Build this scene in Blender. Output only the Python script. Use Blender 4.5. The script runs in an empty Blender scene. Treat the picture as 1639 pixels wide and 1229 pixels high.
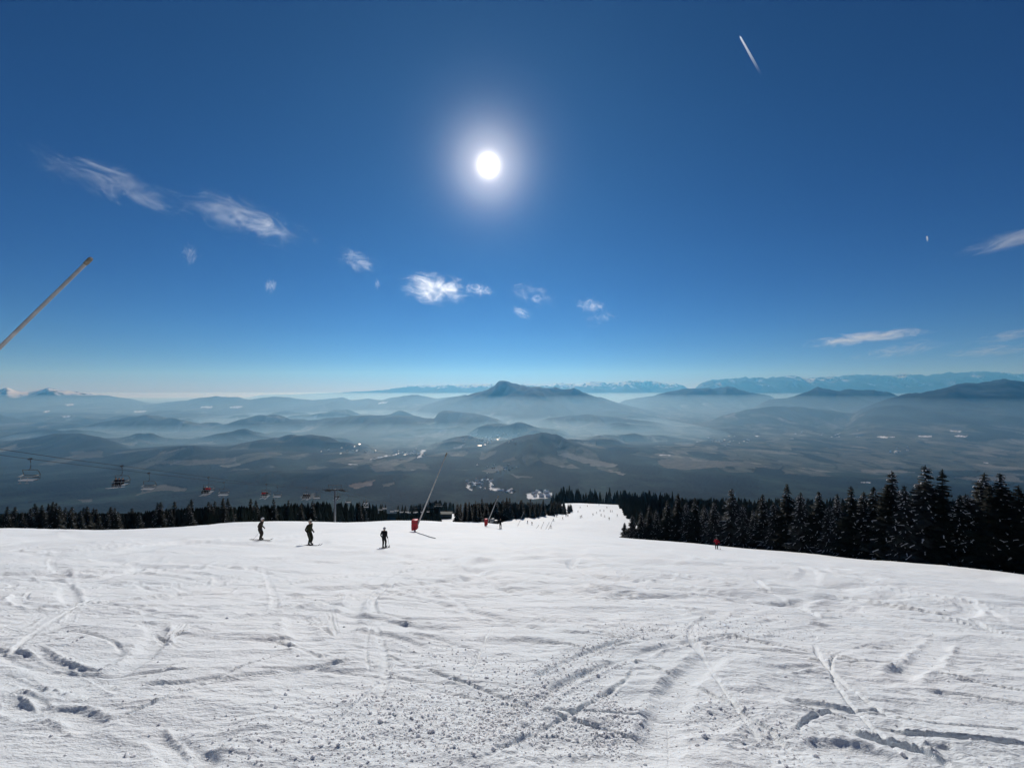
import bpy, bmesh, math, random
import numpy as np
from mathutils import Vector, Matrix

random.seed(7)
RNG = np.random.default_rng(11)
sc = bpy.context.scene
COL = sc.collection
PI = math.pi

# ------------------------------------------------------------------ camera
# the eye is the origin; +Y looks down the valley; metres
F = 615.0                       # focal length in photograph pixels
CX, HY = 819.5, 625.0           # centre column, horizon row of the photograph
cam_d = bpy.data.cameras.new("camera")
cam = bpy.data.objects.new("camera", cam_d)
COL.objects.link(cam)
cam.location = (0, 0, 0)
cam.rotation_euler = (PI / 2, 0, 0)
cam_d.sensor_width = 36.0
cam_d.lens = F / 1639 * 36.0
cam_d.shift_y = -(614.5 - HY) / 1639 * 1.0
cam_d.clip_start = 0.05
cam_d.clip_end = 200000
sc.camera = cam

# ------------------------------------------------------------------ sun, sky, exposure
SAZ, SEL = math.radians(-3.5), math.radians(30.3)
SUN = Vector((math.sin(SAZ) * math.cos(SEL), math.cos(SAZ) * math.cos(SEL), math.sin(SEL)))
sd = bpy.data.lights.new("sun", 'SUN')
sd.energy = 3.65
sd.angle = math.radians(0.5)
sd.color = (1.0, 0.97, 0.93)
so = bpy.data.objects.new("sun", sd)
COL.objects.link(so)
so.rotation_euler = SUN.to_track_quat('Z', 'Y').to_euler()

world = bpy.data.worlds.new("World")
sc.world = world
world.use_nodes = True
wn, wl = world.node_tree.nodes, world.node_tree.links
wn.clear()
wout = wn.new('ShaderNodeOutputWorld')
sky = wn.new('ShaderNodeTexSky')
sky.sky_type = 'NISHITA'
sky.sun_disc = False
sky.sun_elevation = SEL
sky.sun_rotation = SAZ
sky.altitude = 2500
sky.air_density = 1.0
sky.dust_density = 0.0
sky.ozone_density = 6.0
bg = wn.new('ShaderNodeBackground')
bg.inputs['Strength'].default_value = 0.05
hsv = wn.new('ShaderNodeHueSaturation'); hsv.inputs['Saturation'].default_value = 1.1; hsv.inputs['Value'].default_value = .44
gam = wn.new('ShaderNodeGamma'); gam.inputs['Gamma'].default_value = 1.32
wl.new(sky.outputs[0], gam.inputs['Color']); wl.new(gam.outputs[0], hsv.inputs['Color']); tint = wn.new('ShaderNodeVectorMath'); tint.operation = 'MULTIPLY'; tint.inputs[1].default_value = (1.0, .84, 1.08)
wl.new(hsv.outputs[0], tint.inputs[0]); wl.new(tint.outputs[0], bg.inputs[0])
# the sun itself and the bright aureole the air makes round it, by direction
tcw = wn.new('ShaderNodeTexCoord')
dot = wn.new('ShaderNodeVectorMath'); dot.operation = 'DOT_PRODUCT'
nrm = wn.new('ShaderNodeVectorMath'); nrm.operation = 'NORMALIZE'
wl.new(tcw.outputs['Generated'], nrm.inputs[0])
wl.new(nrm.outputs[0], dot.inputs[0])
dot.inputs[1].default_value = SUN
dmx = wn.new('ShaderNodeMath'); dmx.operation = 'MAXIMUM'; dmx.inputs[1].default_value = 0
wl.new(dot.outputs['Value'], dmx.inputs[0])


def wpow(e, k):
    p = wn.new('ShaderNodeMath'); p.operation = 'POWER'; p.inputs[1].default_value = e
    wl.new(dmx.outputs[0], p.inputs[0])
    m = wn.new('ShaderNodeMath'); m.operation = 'MULTIPLY'; m.inputs[1].default_value = k
    wl.new(p.outputs[0], m.inputs[0])
    return m.outputs[0]


shader = bg.outputs[0]
for val, colr in ((wpow(5200, 2.4), (1, 0.97, 0.90)), (wpow(480, 0.46), (1, 0.93, 0.90)),
                  (wpow(170, 0.20), (0.78, 0.87, 1.0)), (wpow(22, 0.03), (0.35, 0.65, 1.0))):
    b2 = wn.new('ShaderNodeBackground')
    b2.inputs[0].default_value = (*colr, 1)
    wl.new(val, b2.inputs[1])
    ad = wn.new('ShaderNodeAddShader')
    wl.new(shader, ad.inputs[0]); wl.new(b2.outputs[0], ad.inputs[1])
    shader = ad.outputs[0]
wl.new(shader, wout.inputs[0])

sc.view_settings.view_transform = 'Standard'
sc.view_settings.look = 'None'
sc.view_settings.exposure = 0.0
sc.view_settings.gamma = 1.0
sc.render.film_transparent = False
sc.cycles.use_denoising = True
sc.cycles.max_bounces = 6
sc.cycles.volume_bounces = 2
sc.cycles.transparent_max_bounces = 24


# ------------------------------------------------------------------ numpy helpers
def _hash(ix, iy, seed):
    h = (ix.astype(np.uint32) * np.uint32(374761393) + iy.astype(np.uint32) * np.uint32(668265263)
         + np.uint32((seed * 2246822519 + 3266489917) & 0xffffffff))
    h = (h ^ (h >> np.uint32(13))) * np.uint32(1274126177)
    h = (h ^ (h >> np.uint32(16))) * np.uint32(2246822519)
    return h ^ (h >> np.uint32(15))


def perlin(x, y, seed=0):
    x0 = np.floor(x); y0 = np.floor(y)
    fx = (x - x0).astype(np.float32); fy = (y - y0).astype(np.float32)
    ix = x0.astype(np.int64); iy = y0.astype(np.int64)

    def g(dx, dy):
        a = _hash(ix + dx, iy + dy, seed).astype(np.float32) * np.float32(2 * PI / 4294967296.0)
        return np.cos(a) * (fx - dx) + np.sin(a) * (fy - dy)
    u = fx * fx * fx * (fx * (fx * 6 - 15) + 10)
    v = fy * fy * fy * (fy * (fy * 6 - 15) + 10)
    a = g(0, 0); b = g(1, 0); c = g(0, 1); d = g(1, 1)
    return 1.5 * ((a + (b - a) * u) + ((c + (d - c) * u) - (a + (b - a) * u)) * v)


def fbm(x, y, seed=0, octs=4, gain=0.5):
    s = 0; a = 1.0
    for o in range(octs):
        s = s + a * perlin(x * 2 ** o + 17.3 * o, y * 2 ** o - 9.1 * o, seed + o)
        a *= gain
    return s


def cellrand(x, y, seed):
    """jittered cells: a random number per nearest cell and the gap to the second nearest one"""
    ix = np.floor(x).astype(np.int64); iy = np.floor(y).astype(np.int64)
    best = np.full(x.shape, 9e9); second = best.copy(); val = np.zeros(x.shape)
    for dx in (-1, 0, 1):
        for dy in (-1, 0, 1):
            h = _hash(ix + dx, iy + dy, seed)
            px = ix + dx + (h & np.uint32(1023)) / 1023.0
            py = iy + dy + ((h >> np.uint32(10)) & np.uint32(1023)) / 1023.0
            d = (px - x) ** 2 + (py - y) ** 2
            r = (h >> np.uint32(20)) / 4095.0
            near = d < best
            second = np.where(near, best, np.minimum(second, d))
            val = np.where(near, r, val)
            best = np.where(near, d, best)
    return val, np.sqrt(second) - np.sqrt(best)


def sstep(a, b, x):
    t = np.clip((x - a) / (b - a), 0, 1)
    return t * t * (3 - 2 * t)


def softplus(x, w):
    return w * np.logaddexp(0, x / w)


# ------------------------------------------------------------------ the shape of the land
_py = [-80, 0, 61, 88, 110, 150, 170, 210, 285, 340, 400, 440, 520, 700, 1000, 1500, 2200, 3000, 4000, 6000, 90000]
_pz = [25.1, -1.7, -22.1, -31.7, -40.6, -55.2, -61, -71, -91, -105, -117.5, -129, -158, -255, -395, -575, -720, -805, -850, -860, -860]
_ty = np.concatenate([np.arange(-80, 700, 1.0), np.geomspace(700, 90000, 800)])
_tz = np.interp(_ty, _py, _pz)
for _ in range(3):
    _k = np.convolve(np.pad(_tz, 4, mode='edge'), np.ones(9) / 9, 'valid')
    _tz = np.where((_ty > 20), _k, _tz)


def P(y):
    return np.interp(y, _ty, _tz)


def edge_right(y):      # where the piste ends and the forest begins on its right
    return np.interp(y, [-20, 0, 30, 45, 58, 80, 105, 120, 140, 200, 250, 400, 480, 700],
                     [150, 118, 75, 62, 55.5, 46.5, 32.5, 33.5, 50, 65, 73, 110, 128, 160])


def edge_left(y):       # the wooded wedge between lift and piste begins left of this
    return np.interp(y, [85, 120, 133, 150, 200, 230, 280, 400, 500, 700],
                     [-45, -32, -11, -9, -13, 11, 43, 66, 60, 60])


def crest(x):           # distance of the brow of the slope left of the piste
    return np.interp(x, [-120, -75, -60, -18, 10], [52, 66, 80, 86, 88])


def near_base(x, y):
    z = P(y)
    z = z - 0.08 * softplus(x, 6.0) * (1 - sstep(120, 260, y))
    left = sstep(0, 16, np.interp(y, [80, 140, 220, 290, 420], [-10, -14, 0, 36, 60]) - x)
    t = softplus(y - crest(x), 3.0)
    z = z - left * (8 * (1 - np.exp(-t / 55)) + 4 * sstep(170, 260, y) + .075 * t * sstep(-74, -105, x) * sstep(20, 60, t))
    z = z - .05 * softplus(x - 82, 4) * sstep(300, 380, y)
    for bx, by, r, h in ((-17, 140, 22, 4.2), (-18, 84, 24, 1.7), (-58, 78, 24, 1.6), (-80, 56, 12, 0.2), (-65, 63, 13, -1.15), (20, 86, 18, 0.25)):
        z = z + h * np.exp(-((x - bx) ** 2 + (y - by) ** 2) / (r * r))
    over = softplus(x - edge_right(y) - 0.5, 0.5) * (y < 135)
    z = z - 3.6 * (1 - np.exp(-over / 6)) * (1 - sstep(112, 135, y))
    z = z + 0.35 * perlin(x / 16, y / 16, 3) * sstep(4, 20, np.abs(y)) + 0.06 * perlin(x / 4.5, y / 4.5, 4)
    return z


def ux(px):
    return (np.asarray(px, float) - CX) / F


RIDGES = [
    # distance, half depth front, half depth back, roughness, [(column, row) along the skyline]
    (38000, 4500, 5000, .05, [(380, 634), (430, 632), (480, 631), (530, 629), (560, 627.5), (600, 625), (640, 621), (655, 618), (680, 616.5), (700, 617.5), (720, 616), (750, 615), (785, 614), (830, 615), (870, 616), (900, 614), (930, 613.5), (945, 611), (965, 613), (1000, 610.5), (1020, 609), (1048, 611), (1070, 615), (1090, 616.5), (1130, 622)]),
    (35000, 4500, 5000, .045, [(1085, 626), (1120, 614), (1140, 608), (1165, 606), (1200, 605), (1230, 605), (1260, 602), (1290, 606), (1320, 603), (1350, 602), (1370, 600), (1400, 601), (1430, 600), (1450, 599), (1480, 601), (1510, 599), (1535, 597), (1570, 595), (1600, 597), (1639, 599), (1760, 602)]),
    (20000, 3500, 4000, .07, [(-120, 628), (0, 625), (11, 621.5), (24, 625), (45, 628), (60, 625.5), (78, 621.5), (100, 625), (130, 630), (180, 635), (220, 641), (262, 650), (300, 662)]),
    (17000, 2600, 3000, .05, [(200, 655), (240, 648), (270, 643), (300, 641), (320, 637), (345, 635), (380, 636), (400, 640), (420, 637), (440, 635), (470, 638), (500, 640), (530, 638), (550, 637), (562, 641), (590, 638), (612, 641), (628, 636), (640, 635), (660, 632), (680, 635), (700, 639), (715, 637), (745, 632), (780, 640), (830, 655)]),
    (14000, 2600, 2600, .035, [(640, 668), (665, 655), (690, 646), (720, 637), (750, 632), (772, 627), (785, 620), (800, 609.5), (815, 611), (830, 615), (850, 619), (890, 621), (925, 625), (940, 630), (950, 634), (970, 639), (990, 646), (1030, 655), (1100, 668)]),
    (18500, 2600, 3000, .04, [(960, 655), (1000, 640), (1020, 637), (1045, 634), (1060, 629), (1085, 624), (1100, 622), (1120, 622), (1150, 621), (1163, 618), (1180, 623), (1200, 628), (1230, 632), (1270, 645)]),
    (14500, 2200, 2600, .04, [(1180, 660), (1230, 640), (1270, 634), (1290, 627), (1310, 620), (1320, 621), (1340, 626), (1365, 625), (1400, 625), (1420, 628), (1450, 637), (1490, 655)]),
    (10500, 2600, 2600, .04, [(1340, 672), (1400, 645), (1440, 634), (1470, 630), (1500, 624), (1530, 617), (1560, 613), (1590, 610), (1610, 608), (1639, 610), (1720, 618), (1800, 640)]),
    (10200, 900, 1000, .05, [(1120, 672), (1160, 664), (1200, 655), (1240, 652), (1270, 651), (1300, 653), (1340, 658), (1400, 664), (1440, 670), (1480, 680)]),
    (8800, 800, 900, .06, [(380, 695), (420, 688), (480, 681), (520, 674), (560, 667), (620, 665), (660, 666), (695, 671), (702, 661), (715, 657), (730, 658.5), (760, 663), (800, 672), (830, 684)]),
    (9400, 800, 900, .05, [(820, 688), (850, 678), (880, 668), (940, 663), (990, 668), (1040, 674), (1090, 682)]),
    (12000, 1200, 1300, .05, [(-80, 672), (0, 668), (60, 664), (120, 660), (180, 662), (240, 664), (300, 660), (360, 663), (420, 668), (480, 676)]),
    (5200, 750, 800, .05, [(705, 775), (735, 752), (765, 733), (790, 720), (820, 705), (845, 697), (865, 693), (890, 697), (910, 706), (940, 716), (1000, 733), (1050, 752), (1080, 770)]),
    (6300, 500, 600, .05, [(905, 716), (930, 706), (945, 701), (960, 698), (985, 703), (1010, 712), (1050, 726)]),
    (5700, 600, 700, .05, [(-100, 722), (0, 712), (50, 702), (90, 694), (130, 693), (160, 698), (200, 712), (240, 724)]),
    (4700, 700, 800, .06, [(-150, 800), (-60, 785), (0, 774), (50, 764), (100, 752), (150, 738), (200, 729), (250, 724), (290, 718), (310, 718), (340, 726), (360, 730), (390, 727), (430, 727), (470, 733), (520, 738), (560, 746), (600, 760), (630, 775)]),
    (3600, 420, 500, .06, [(240, 806), (300, 787), (345, 772), (380, 764), (430, 760), (520, 762), (600, 766), (680, 770), (740, 778), (800, 792)]),
    (4200, 450, 600, .05, [(1000, 775), (1050, 764), (1100, 751), (1160, 744), (1220, 745), (1280, 751), (1340, 758), (1420, 765), (1500, 768), (1600, 765), (1700, 768)]),
]


def far_height(x, y, detail=True):
    """height of the valley and its hills, and how much of it is hill rather than valley floor"""
    yy = np.maximum(y, 1.0)
    u = CX + F * x / yy
    base = P(y) + 22 * fbm(x / 2600, y / 2600, 21, 3) * sstep(2000, 4500, y)
    warp = perlin(x / 1500, y / 1500, 31)
    acc = np.zeros_like(base)
    for k, (d, wf, wb, rough, pts) in enumerate(RIDGES):
        a = np.array(pts, float)
        zc = -(a[:, 1] - HY) / F * d
        m = np.ones_like(base)
        h = np.interp(u, a[:, 0], zc + 860, left=0, right=0)
        h = h * sstep(a[0, 0] - 1, a[0, 0] + 40, u) * (1 - sstep(a[-1, 0] - 40, a[-1, 0] + 1, u))
        spur = 0.38 * perlin(x / (wf * .55), y / (wf * 2.2), 40 + k) + 0.12 * perlin(x / (wf * .2), y / (wf * .8), 60 + k)
        t = (y - d) / np.where(y < d, wf, wb)
        t = t - np.where(t < 0, spur * np.minimum(1, -t * 2.2), 0)
        f = np.exp(-1.15 * np.abs(t) ** 1.55)
        n = fbm(x / (d * .05), y / (d * .09), 80 + k, 4, .55)
        h = np.maximum(h, 0) * f * (1 + rough * n)
        acc = acc + np.where(np.abs(t) < 3.2, h, 0) ** 5
    acc = acc ** .2
    roll = 330 * np.maximum(fbm(x / 2100, y / 1150, 23, 4, .45) - .02, 0) ** 1.15 * sstep(4800, 6200, y) * (1 - sstep(960, 1120, u)) * (1 - sstep(12500, 15000, y))
    z = base + np.maximum(acc, 0) + roll * np.exp(-acc / 90)
    z = z + acc * 0.05 * fbm(x / 500, y / 500, 101, 3)
    return z, acc


def cast(px, py, fn, y0, y1, n=2500):
    """where the line of sight through a photograph pixel meets the land"""
    px = np.atleast_1d(np.asarray(px, float)); py = np.atleast_1d(np.asarray(py, float))
    ys = np.geomspace(y0, y1, n)
    out = []
    for a, b in zip(px, py):
        g = fn(ux(a) * ys, ys)
        line = -(b - HY) / F * ys
        hit = np.nonzero(line <= g)[0]
        i = hit[0] if len(hit) else n - 1
        out.append((ux(a) * ys[i], ys[i], g[i]))
    return out


def ground(px, py):
    return Vector(cast([px], [py], near_base, 1.2, 600, 3000)[0])


def gz(x, y):
    return float(near_base(np.array([float(x)]), np.array([float(y)]))[0])


# ------------------------------------------------------------------ object helpers
def tag(o, label=None, cat=None, group=None, kind=None):
    if label: o['label'] = label
    if cat: o['category'] = cat
    if group: o['group'] = group
    if kind: o['kind'] = kind
    return o


def empty(name, loc, rz=0.0):
    o = bpy.data.objects.new(name, None)
    COL.objects.link(o)
    o.location = loc
    o.rotation_euler = (0, 0, rz)
    o.empty_display_size = 0.2
    return o


def link(name, me, parent=None):
    o = bpy.data.objects.new(name, me)
    COL.objects.link(o)
    if parent is not None:
        o.parent = parent
    return o


def mesh_np(name, V, Fc, mats, smooth=False, midx=None):
    """V (n,3), Fc (m,k) -> mesh"""
    V = np.asarray(V, np.float32); Fc = np.asarray(Fc, np.int32)
    me = bpy.data.meshes.new(name)
    me.vertices.add(len(V)); me.vertices.foreach_set('co', V.ravel())
    m, k = Fc.shape
    me.loops.add(m * k); me.loops.foreach_set('vertex_index', Fc.ravel())
    me.polygons.add(m)
    me.polygons.foreach_set('loop_start', np.arange(0, m * k, k, dtype=np.int32))
    me.polygons.foreach_set('use_smooth', np.full(m, smooth))
    for t in (mats if isinstance(mats, (list, tuple)) else [mats]):
        me.materials.append(t)
    if midx is not None:
        me.polygons.foreach_set('material_index', np.asarray(midx, np.int32))
    me.update(calc_edges=True)
    me.validate()
    return me


class MB:
    """gathers shapes of one part into one mesh"""
    def __init__(self): self.v = []; self.f = []; self.m = []

    def add(self, vs, fs, mi=0):
        b = len(self.v)
        self.v += [tuple(p) for p in vs]
        self.f += [tuple(b + i for i in f) for f in fs]
        self.m += [mi] * len(fs)

    def box(self, c, s, rot=None, mi=0, taper=1.0):
        x, y, z = s[0] / 2, s[1] / 2, s[2] / 2
        vs = [Vector((sx * x * (taper if sz > 0 else 1), sy * y * (taper if sz > 0 else 1), sz * z))
              for sz in (-1, 1) for sx, sy in ((-1, -1), (1, -1), (1, 1), (-1, 1))]
        if rot is not None: vs = [rot @ p for p in vs]
        c = Vector(c)
        self.add([p + c for p in vs], [(3, 2, 1, 0), (4, 5, 6, 7), (0, 1, 5, 4), (1, 2, 6, 5), (2, 3, 7, 6), (3, 0, 4, 7)], mi)

    def tube(self, pts, rad, n=8, mi=0, cap=True):
        pts = [Vector(p) for p in pts]
        if not isinstance(rad, (list, tuple)): rad = [rad] * len(pts)
        rings = []
        up = Vector((0, 0, 1))
        for i, p in enumerate(pts):
            d = (pts[min(i + 1, len(pts) - 1)] - pts[max(i - 1, 0)]).normalized()
            a = d.cross(up)
            if a.length < 1e-3: a = d.cross(Vector((1, 0, 0)))
            a.normalize(); b = d.cross(a)
            rings.append([p + rad[i] * (math.cos(2 * PI * k / n) * a + math.sin(2 * PI * k / n) * b) for k in range(n)])
        vs = [q for r in rings for q in r]
        fs = [(i * n + k, i * n + (k + 1) % n, (i + 1) * n + (k + 1) % n, (i + 1) * n + k)
              for i in range(len(pts) - 1) for k in range(n)]
        if cap:
            fs += [tuple(range(n - 1, -1, -1)), tuple(range((len(pts) - 1) * n, len(pts) * n))]
        self.add(vs, fs, mi)

    def mesh(self, name, mats, smooth=False):
        me = bpy.data.meshes.new(name)
        me.from_pydata(self.v, [], self.f)
        for t in (mats if isinstance(mats, (list, tuple)) else [mats]): me.materials.append(t)
        me.polygons.foreach_set('material_index', self.m)
        me.polygons.foreach_set('use_smooth', [smooth] * len(self.f))
        me.update(); me.validate()
        return me

    def build(self, name, mats, parent=None, smooth=False):
        return link(name, self.mesh(name, mats, smooth), parent)


def mat(name, col, rough=0.6, metal=0.0, var=0.12, scale=6.0, bump=0.0, spec=0.4, coord='Object'):
    m = bpy.data.materials.new(name); m.use_nodes = True
    n, l = m.node_tree.nodes, m.node_tree.links
    b = n['Principled BSDF']
    b.inputs['Roughness'].default_value = rough
    b.inputs['Metallic'].default_value = metal
    b.inputs['Specular IOR Level'].default_value = spec
    tc = n.new('ShaderNodeTexCoord')
    nz = n.new('ShaderNodeTexNoise'); nz.inputs['Scale'].default_value = scale; nz.inputs['Detail'].default_value = 5
    l.new(tc.outputs[coord], nz.inputs['Vector'])
    r = n.new('ShaderNodeValToRGB')
    c = np.array(col)
    r.color_ramp.elements[0].color = (*np.clip(c * (1 - var * 2), 0, 1), 1); r.color_ramp.elements[0].position = .3
    r.color_ramp.elements[1].color = (*np.clip(c * (1 + var), 0, 1), 1); r.color_ramp.elements[1].position = .7
    l.new(nz.outputs['Fac'], r.inputs[0]); l.new(r.outputs[0], b.inputs['Base Color'])
    if bump:
        bp = n.new('ShaderNodeBump'); bp.inputs['Strength'].default_value = bump; bp.inputs['Distance'].default_value = .02
        l.new(nz.outputs['Fac'], bp.inputs['Height']); l.new(bp.outputs[0], b.inputs['Normal'])
    return m


# ------------------------------------------------------------------ materials
def snow_material():
    m = bpy.data.materials.new("piste_snow"); m.use_nodes = True
    n, l = m.node_tree.nodes, m.node_tree.links
    b = n['Principled BSDF']
    b.inputs['Roughness'].default_value = 0.62
    b.inputs['Specular IOR Level'].default_value = 0.22
    b.inputs['Subsurface Weight'].default_value = .35; b.inputs['Subsurface Radius'].default_value = (1, .95, .9); b.inputs['Subsurface Scale'].default_value = .02
    tc = n.new('ShaderNodeTexCoord')
    big = n.new('ShaderNodeTexNoise'); big.inputs['Scale'].default_value = .35; big.inputs['Detail'].default_value = 6
    l.new(tc.outputs['Object'], big.inputs['Vector'])
    rp = n.new('ShaderNodeValToRGB')
    rp.color_ramp.elements[0].position = .3; rp.color_ramp.elements[0].color = (.765, .82, .85, 1)
    rp.color_ramp.elements[1].position = .7; rp.color_ramp.elements[1].color = (.825, .86, .878, 1)
    l.new(big.outputs['Fac'], rp.inputs[0]); l.new(rp.outputs[0], b.inputs['Base Color'])
    mp = n.new('ShaderNodeMapping'); mp.inputs['Scale'].default_value = (1.0, 2.2, 1.5)
    l.new(tc.outputs['Object'], mp.inputs[0])
    n1 = n.new('ShaderNodeTexNoise'); n1.inputs['Scale'].default_value = 24; n1.inputs['Detail'].default_value = 6; n1.inputs['Roughness'].default_value = .65
    l.new(mp.outputs[0], n1.inputs['Vector'])
    n2 = n.new('ShaderNodeTexNoise'); n2.inputs['Scale'].default_value = 2.6; n2.inputs['Detail'].default_value = 5; n2.inputs['Roughness'].default_value = .6
    l.new(mp.outputs[0], n2.inputs['Vector'])
    b1 = n.new('ShaderNodeBump'); b1.inputs['Strength'].default_value = 1.0; b1.inputs['Distance'].default_value = .022
    l.new(n1.outputs['Fac'], b1.inputs['Height'])
    b2 = n.new('ShaderNodeBump'); b2.inputs['Strength'].default_value = .7; b2.inputs['Distance'].default_value = .10
    l.new(n2.outputs['Fac'], b2.inputs['Height']); l.new(b1.outputs[0], b2.inputs['Normal'])
    l.new(b2.outputs[0], b.inputs['Normal'])
    return m


def land_material():
    m = bpy.data.materials.new("valley_land"); m.use_nodes = True
    n, l = m.node_tree.nodes, m.node_tree.links
    b = n['Principled BSDF']; b.inputs['Roughness'].default_value = .95; b.inputs['Specular IOR Level'].default_value = .1
    at = n.new('ShaderNodeAttribute'); at.attribute_name = 'land'
    tc = n.new('ShaderNodeTexCoord')
    nz = n.new('ShaderNodeTexNoise'); nz.inputs['Scale'].default_value = .012; nz.inputs['Detail'].default_value = 8; nz.inputs['Roughness'].default_value = .65
    l.new(tc.outputs['Object'], nz.inputs['Vector'])
    mr = n.new('ShaderNodeMapRange'); mr.inputs['From Min'].default_value = .3; mr.inputs['From Max'].default_value = .7
    mr.inputs['To Min'].default_value = .6; mr.inputs['To Max'].default_value = 1.3
    l.new(nz.outputs['Fac'], mr.inputs['Value'])
    mx = n.new('ShaderNodeVectorMath'); mx.operation = 'SCALE'
    l.new(at.outputs['Color'], mx.inputs[0]); l.new(mr.outputs[0], mx.inputs['Scale'])
    l.new(mx.outputs[0], b.inputs['Base Color'])
    return m


M_SNOW = snow_material()
M_LAND = land_material()
M_CLOD = mat("lump_snow", (.84, .85, .86), .65, var=.04, scale=30, bump=.4, spec=.2)
M_CLOD.node_tree.nodes["Principled BSDF"].inputs["Subsurface Weight"].default_value = .7
M_CLOD.node_tree.nodes["Principled BSDF"].inputs["Subsurface Radius"].default_value = (1, .95, .9)
M_CLOD.node_tree.nodes["Principled BSDF"].inputs["Subsurface Scale"].default_value = .025
M_NEEDLE = mat("spruce_needles", (.012, .017, .012), .75, var=.35, scale=1.5, spec=.2)
M_FROST = mat("rimed_spruce_needles", (.042, .048, .044), .8, var=.45, scale=1.2, spec=.2)
M_NEEDLE2 = mat("far_spruce_needles", (.016, .022, .016), .85, var=.35, scale=.02, spec=.1)
M_BARK = mat("bark", (.05, .038, .03), .9, var=.3, scale=8, bump=.5, spec=.1)
M_BOUGHSNOW = mat("bough_snow", (.64, .66, .68), .7, var=.05, scale=4, spec=.2)
M_STEEL = mat("galvanised_steel", (.30, .31, .32), .5, .6, var=.15, scale=3)
M_DARKSTEEL = mat("dark_painted_steel", (.05, .055, .06), .5, .3, var=.15, scale=4)
M_LANCE = mat("lance_aluminium", (.44, .44, .43), .6, .0, var=.15, scale=4)
M_LANCEHEAD = mat("lance_head_brass", (.20, .18, .14), .5, .4, var=.25, scale=14)
M_REDPAD = mat("red_vinyl_pad", (.50, .012, .022), .5, var=.12, scale=3, bump=.3)
M_SEAT = mat("pale_seat_slats", (.45, .47, .49), .5, var=.08, scale=6)
M_CABLE = mat("steel_rope", (.02, .02, .022), .9, 0.0, var=.1)
M_WALLW = mat("house_plaster", (.62, .60, .55), .9, var=.1, scale=.2)
M_ROOF = mat("glint_white_roof_sheet", (.78, .78, .76), .35, var=.1, scale=.3, spec=.5)  # white base colour stands in for sun glinting off the roof sheets
M_ROOFD = mat("house_roof_tile", (.16, .07, .05), .7, var=.2, scale=.4)
M_HUT = mat("hut_green_boards", (.045, .06, .05), .8, var=.2, scale=2)


# ------------------------------------------------------------------ snow slope
_ys = [-45.0]
while _ys[-1] < 620:
    y = _ys[-1]
    if y < -6: dy = .8
    elif y < 1.2: dy = .18
    else: dy = min(max(.014, y * y / 1000.0), 1.5)
    _ys.append(y + dy)
YS = np.array(_ys)
NIN, NOUT = 1450, 40
NT = NIN + 2 * NOUT
TS = np.concatenate([np.full(NOUT, -1.72), np.linspace(-1.72, 1.72, NIN), np.full(NOUT, 1.72)])
OUT = np.concatenate([-60 * np.linspace(1, 1 / NOUT, NOUT) ** 1.6, np.zeros(NIN), 60 * np.linspace(1 / NOUT, 1, NOUT) ** 1.6])
W = np.maximum(YS + 1.0, 3.0)
X = W[:, None] * TS[None, :] + OUT[None, :]
Y = np.repeat(YS[:, None], NT, 1)
Z = near_base(X, Y)
spac_y = np.gradient(YS)[:, None] * np.ones((1, NT))
spac_x = np.gradient(X, axis=1)

smoothm = np.zeros_like(Z)      # where skis have planed the snow flat
addz = np.zeros_like(Z)


def gpath(pts):
    g = [ground(a, b) for a, b in pts]
    p = np.array([(v.x, v.y) for v in g])
    # smooth the corners
    if len(p) > 2:
        t = np.linspace(0, len(p) - 1, (len(p) - 1) * 6 + 1)
        q = []
        for s in t:
            i = min(int(s), len(p) - 2); f = s - i
            p0 = p[max(i - 1, 0)]; p1 = p[i]; p2 = p[i + 1]; p3 = p[min(i + 2, len(p) - 1)]
            q.append(.5 * ((2 * p1) + (-p0 + p2) * f + (2 * p0 - 5 * p1 + 4 * p2 - p3) * f * f + (-p0 + 3 * p1 - 3 * p2 + p3) * f ** 3))
        p = np.array(q)
    return p


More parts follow.
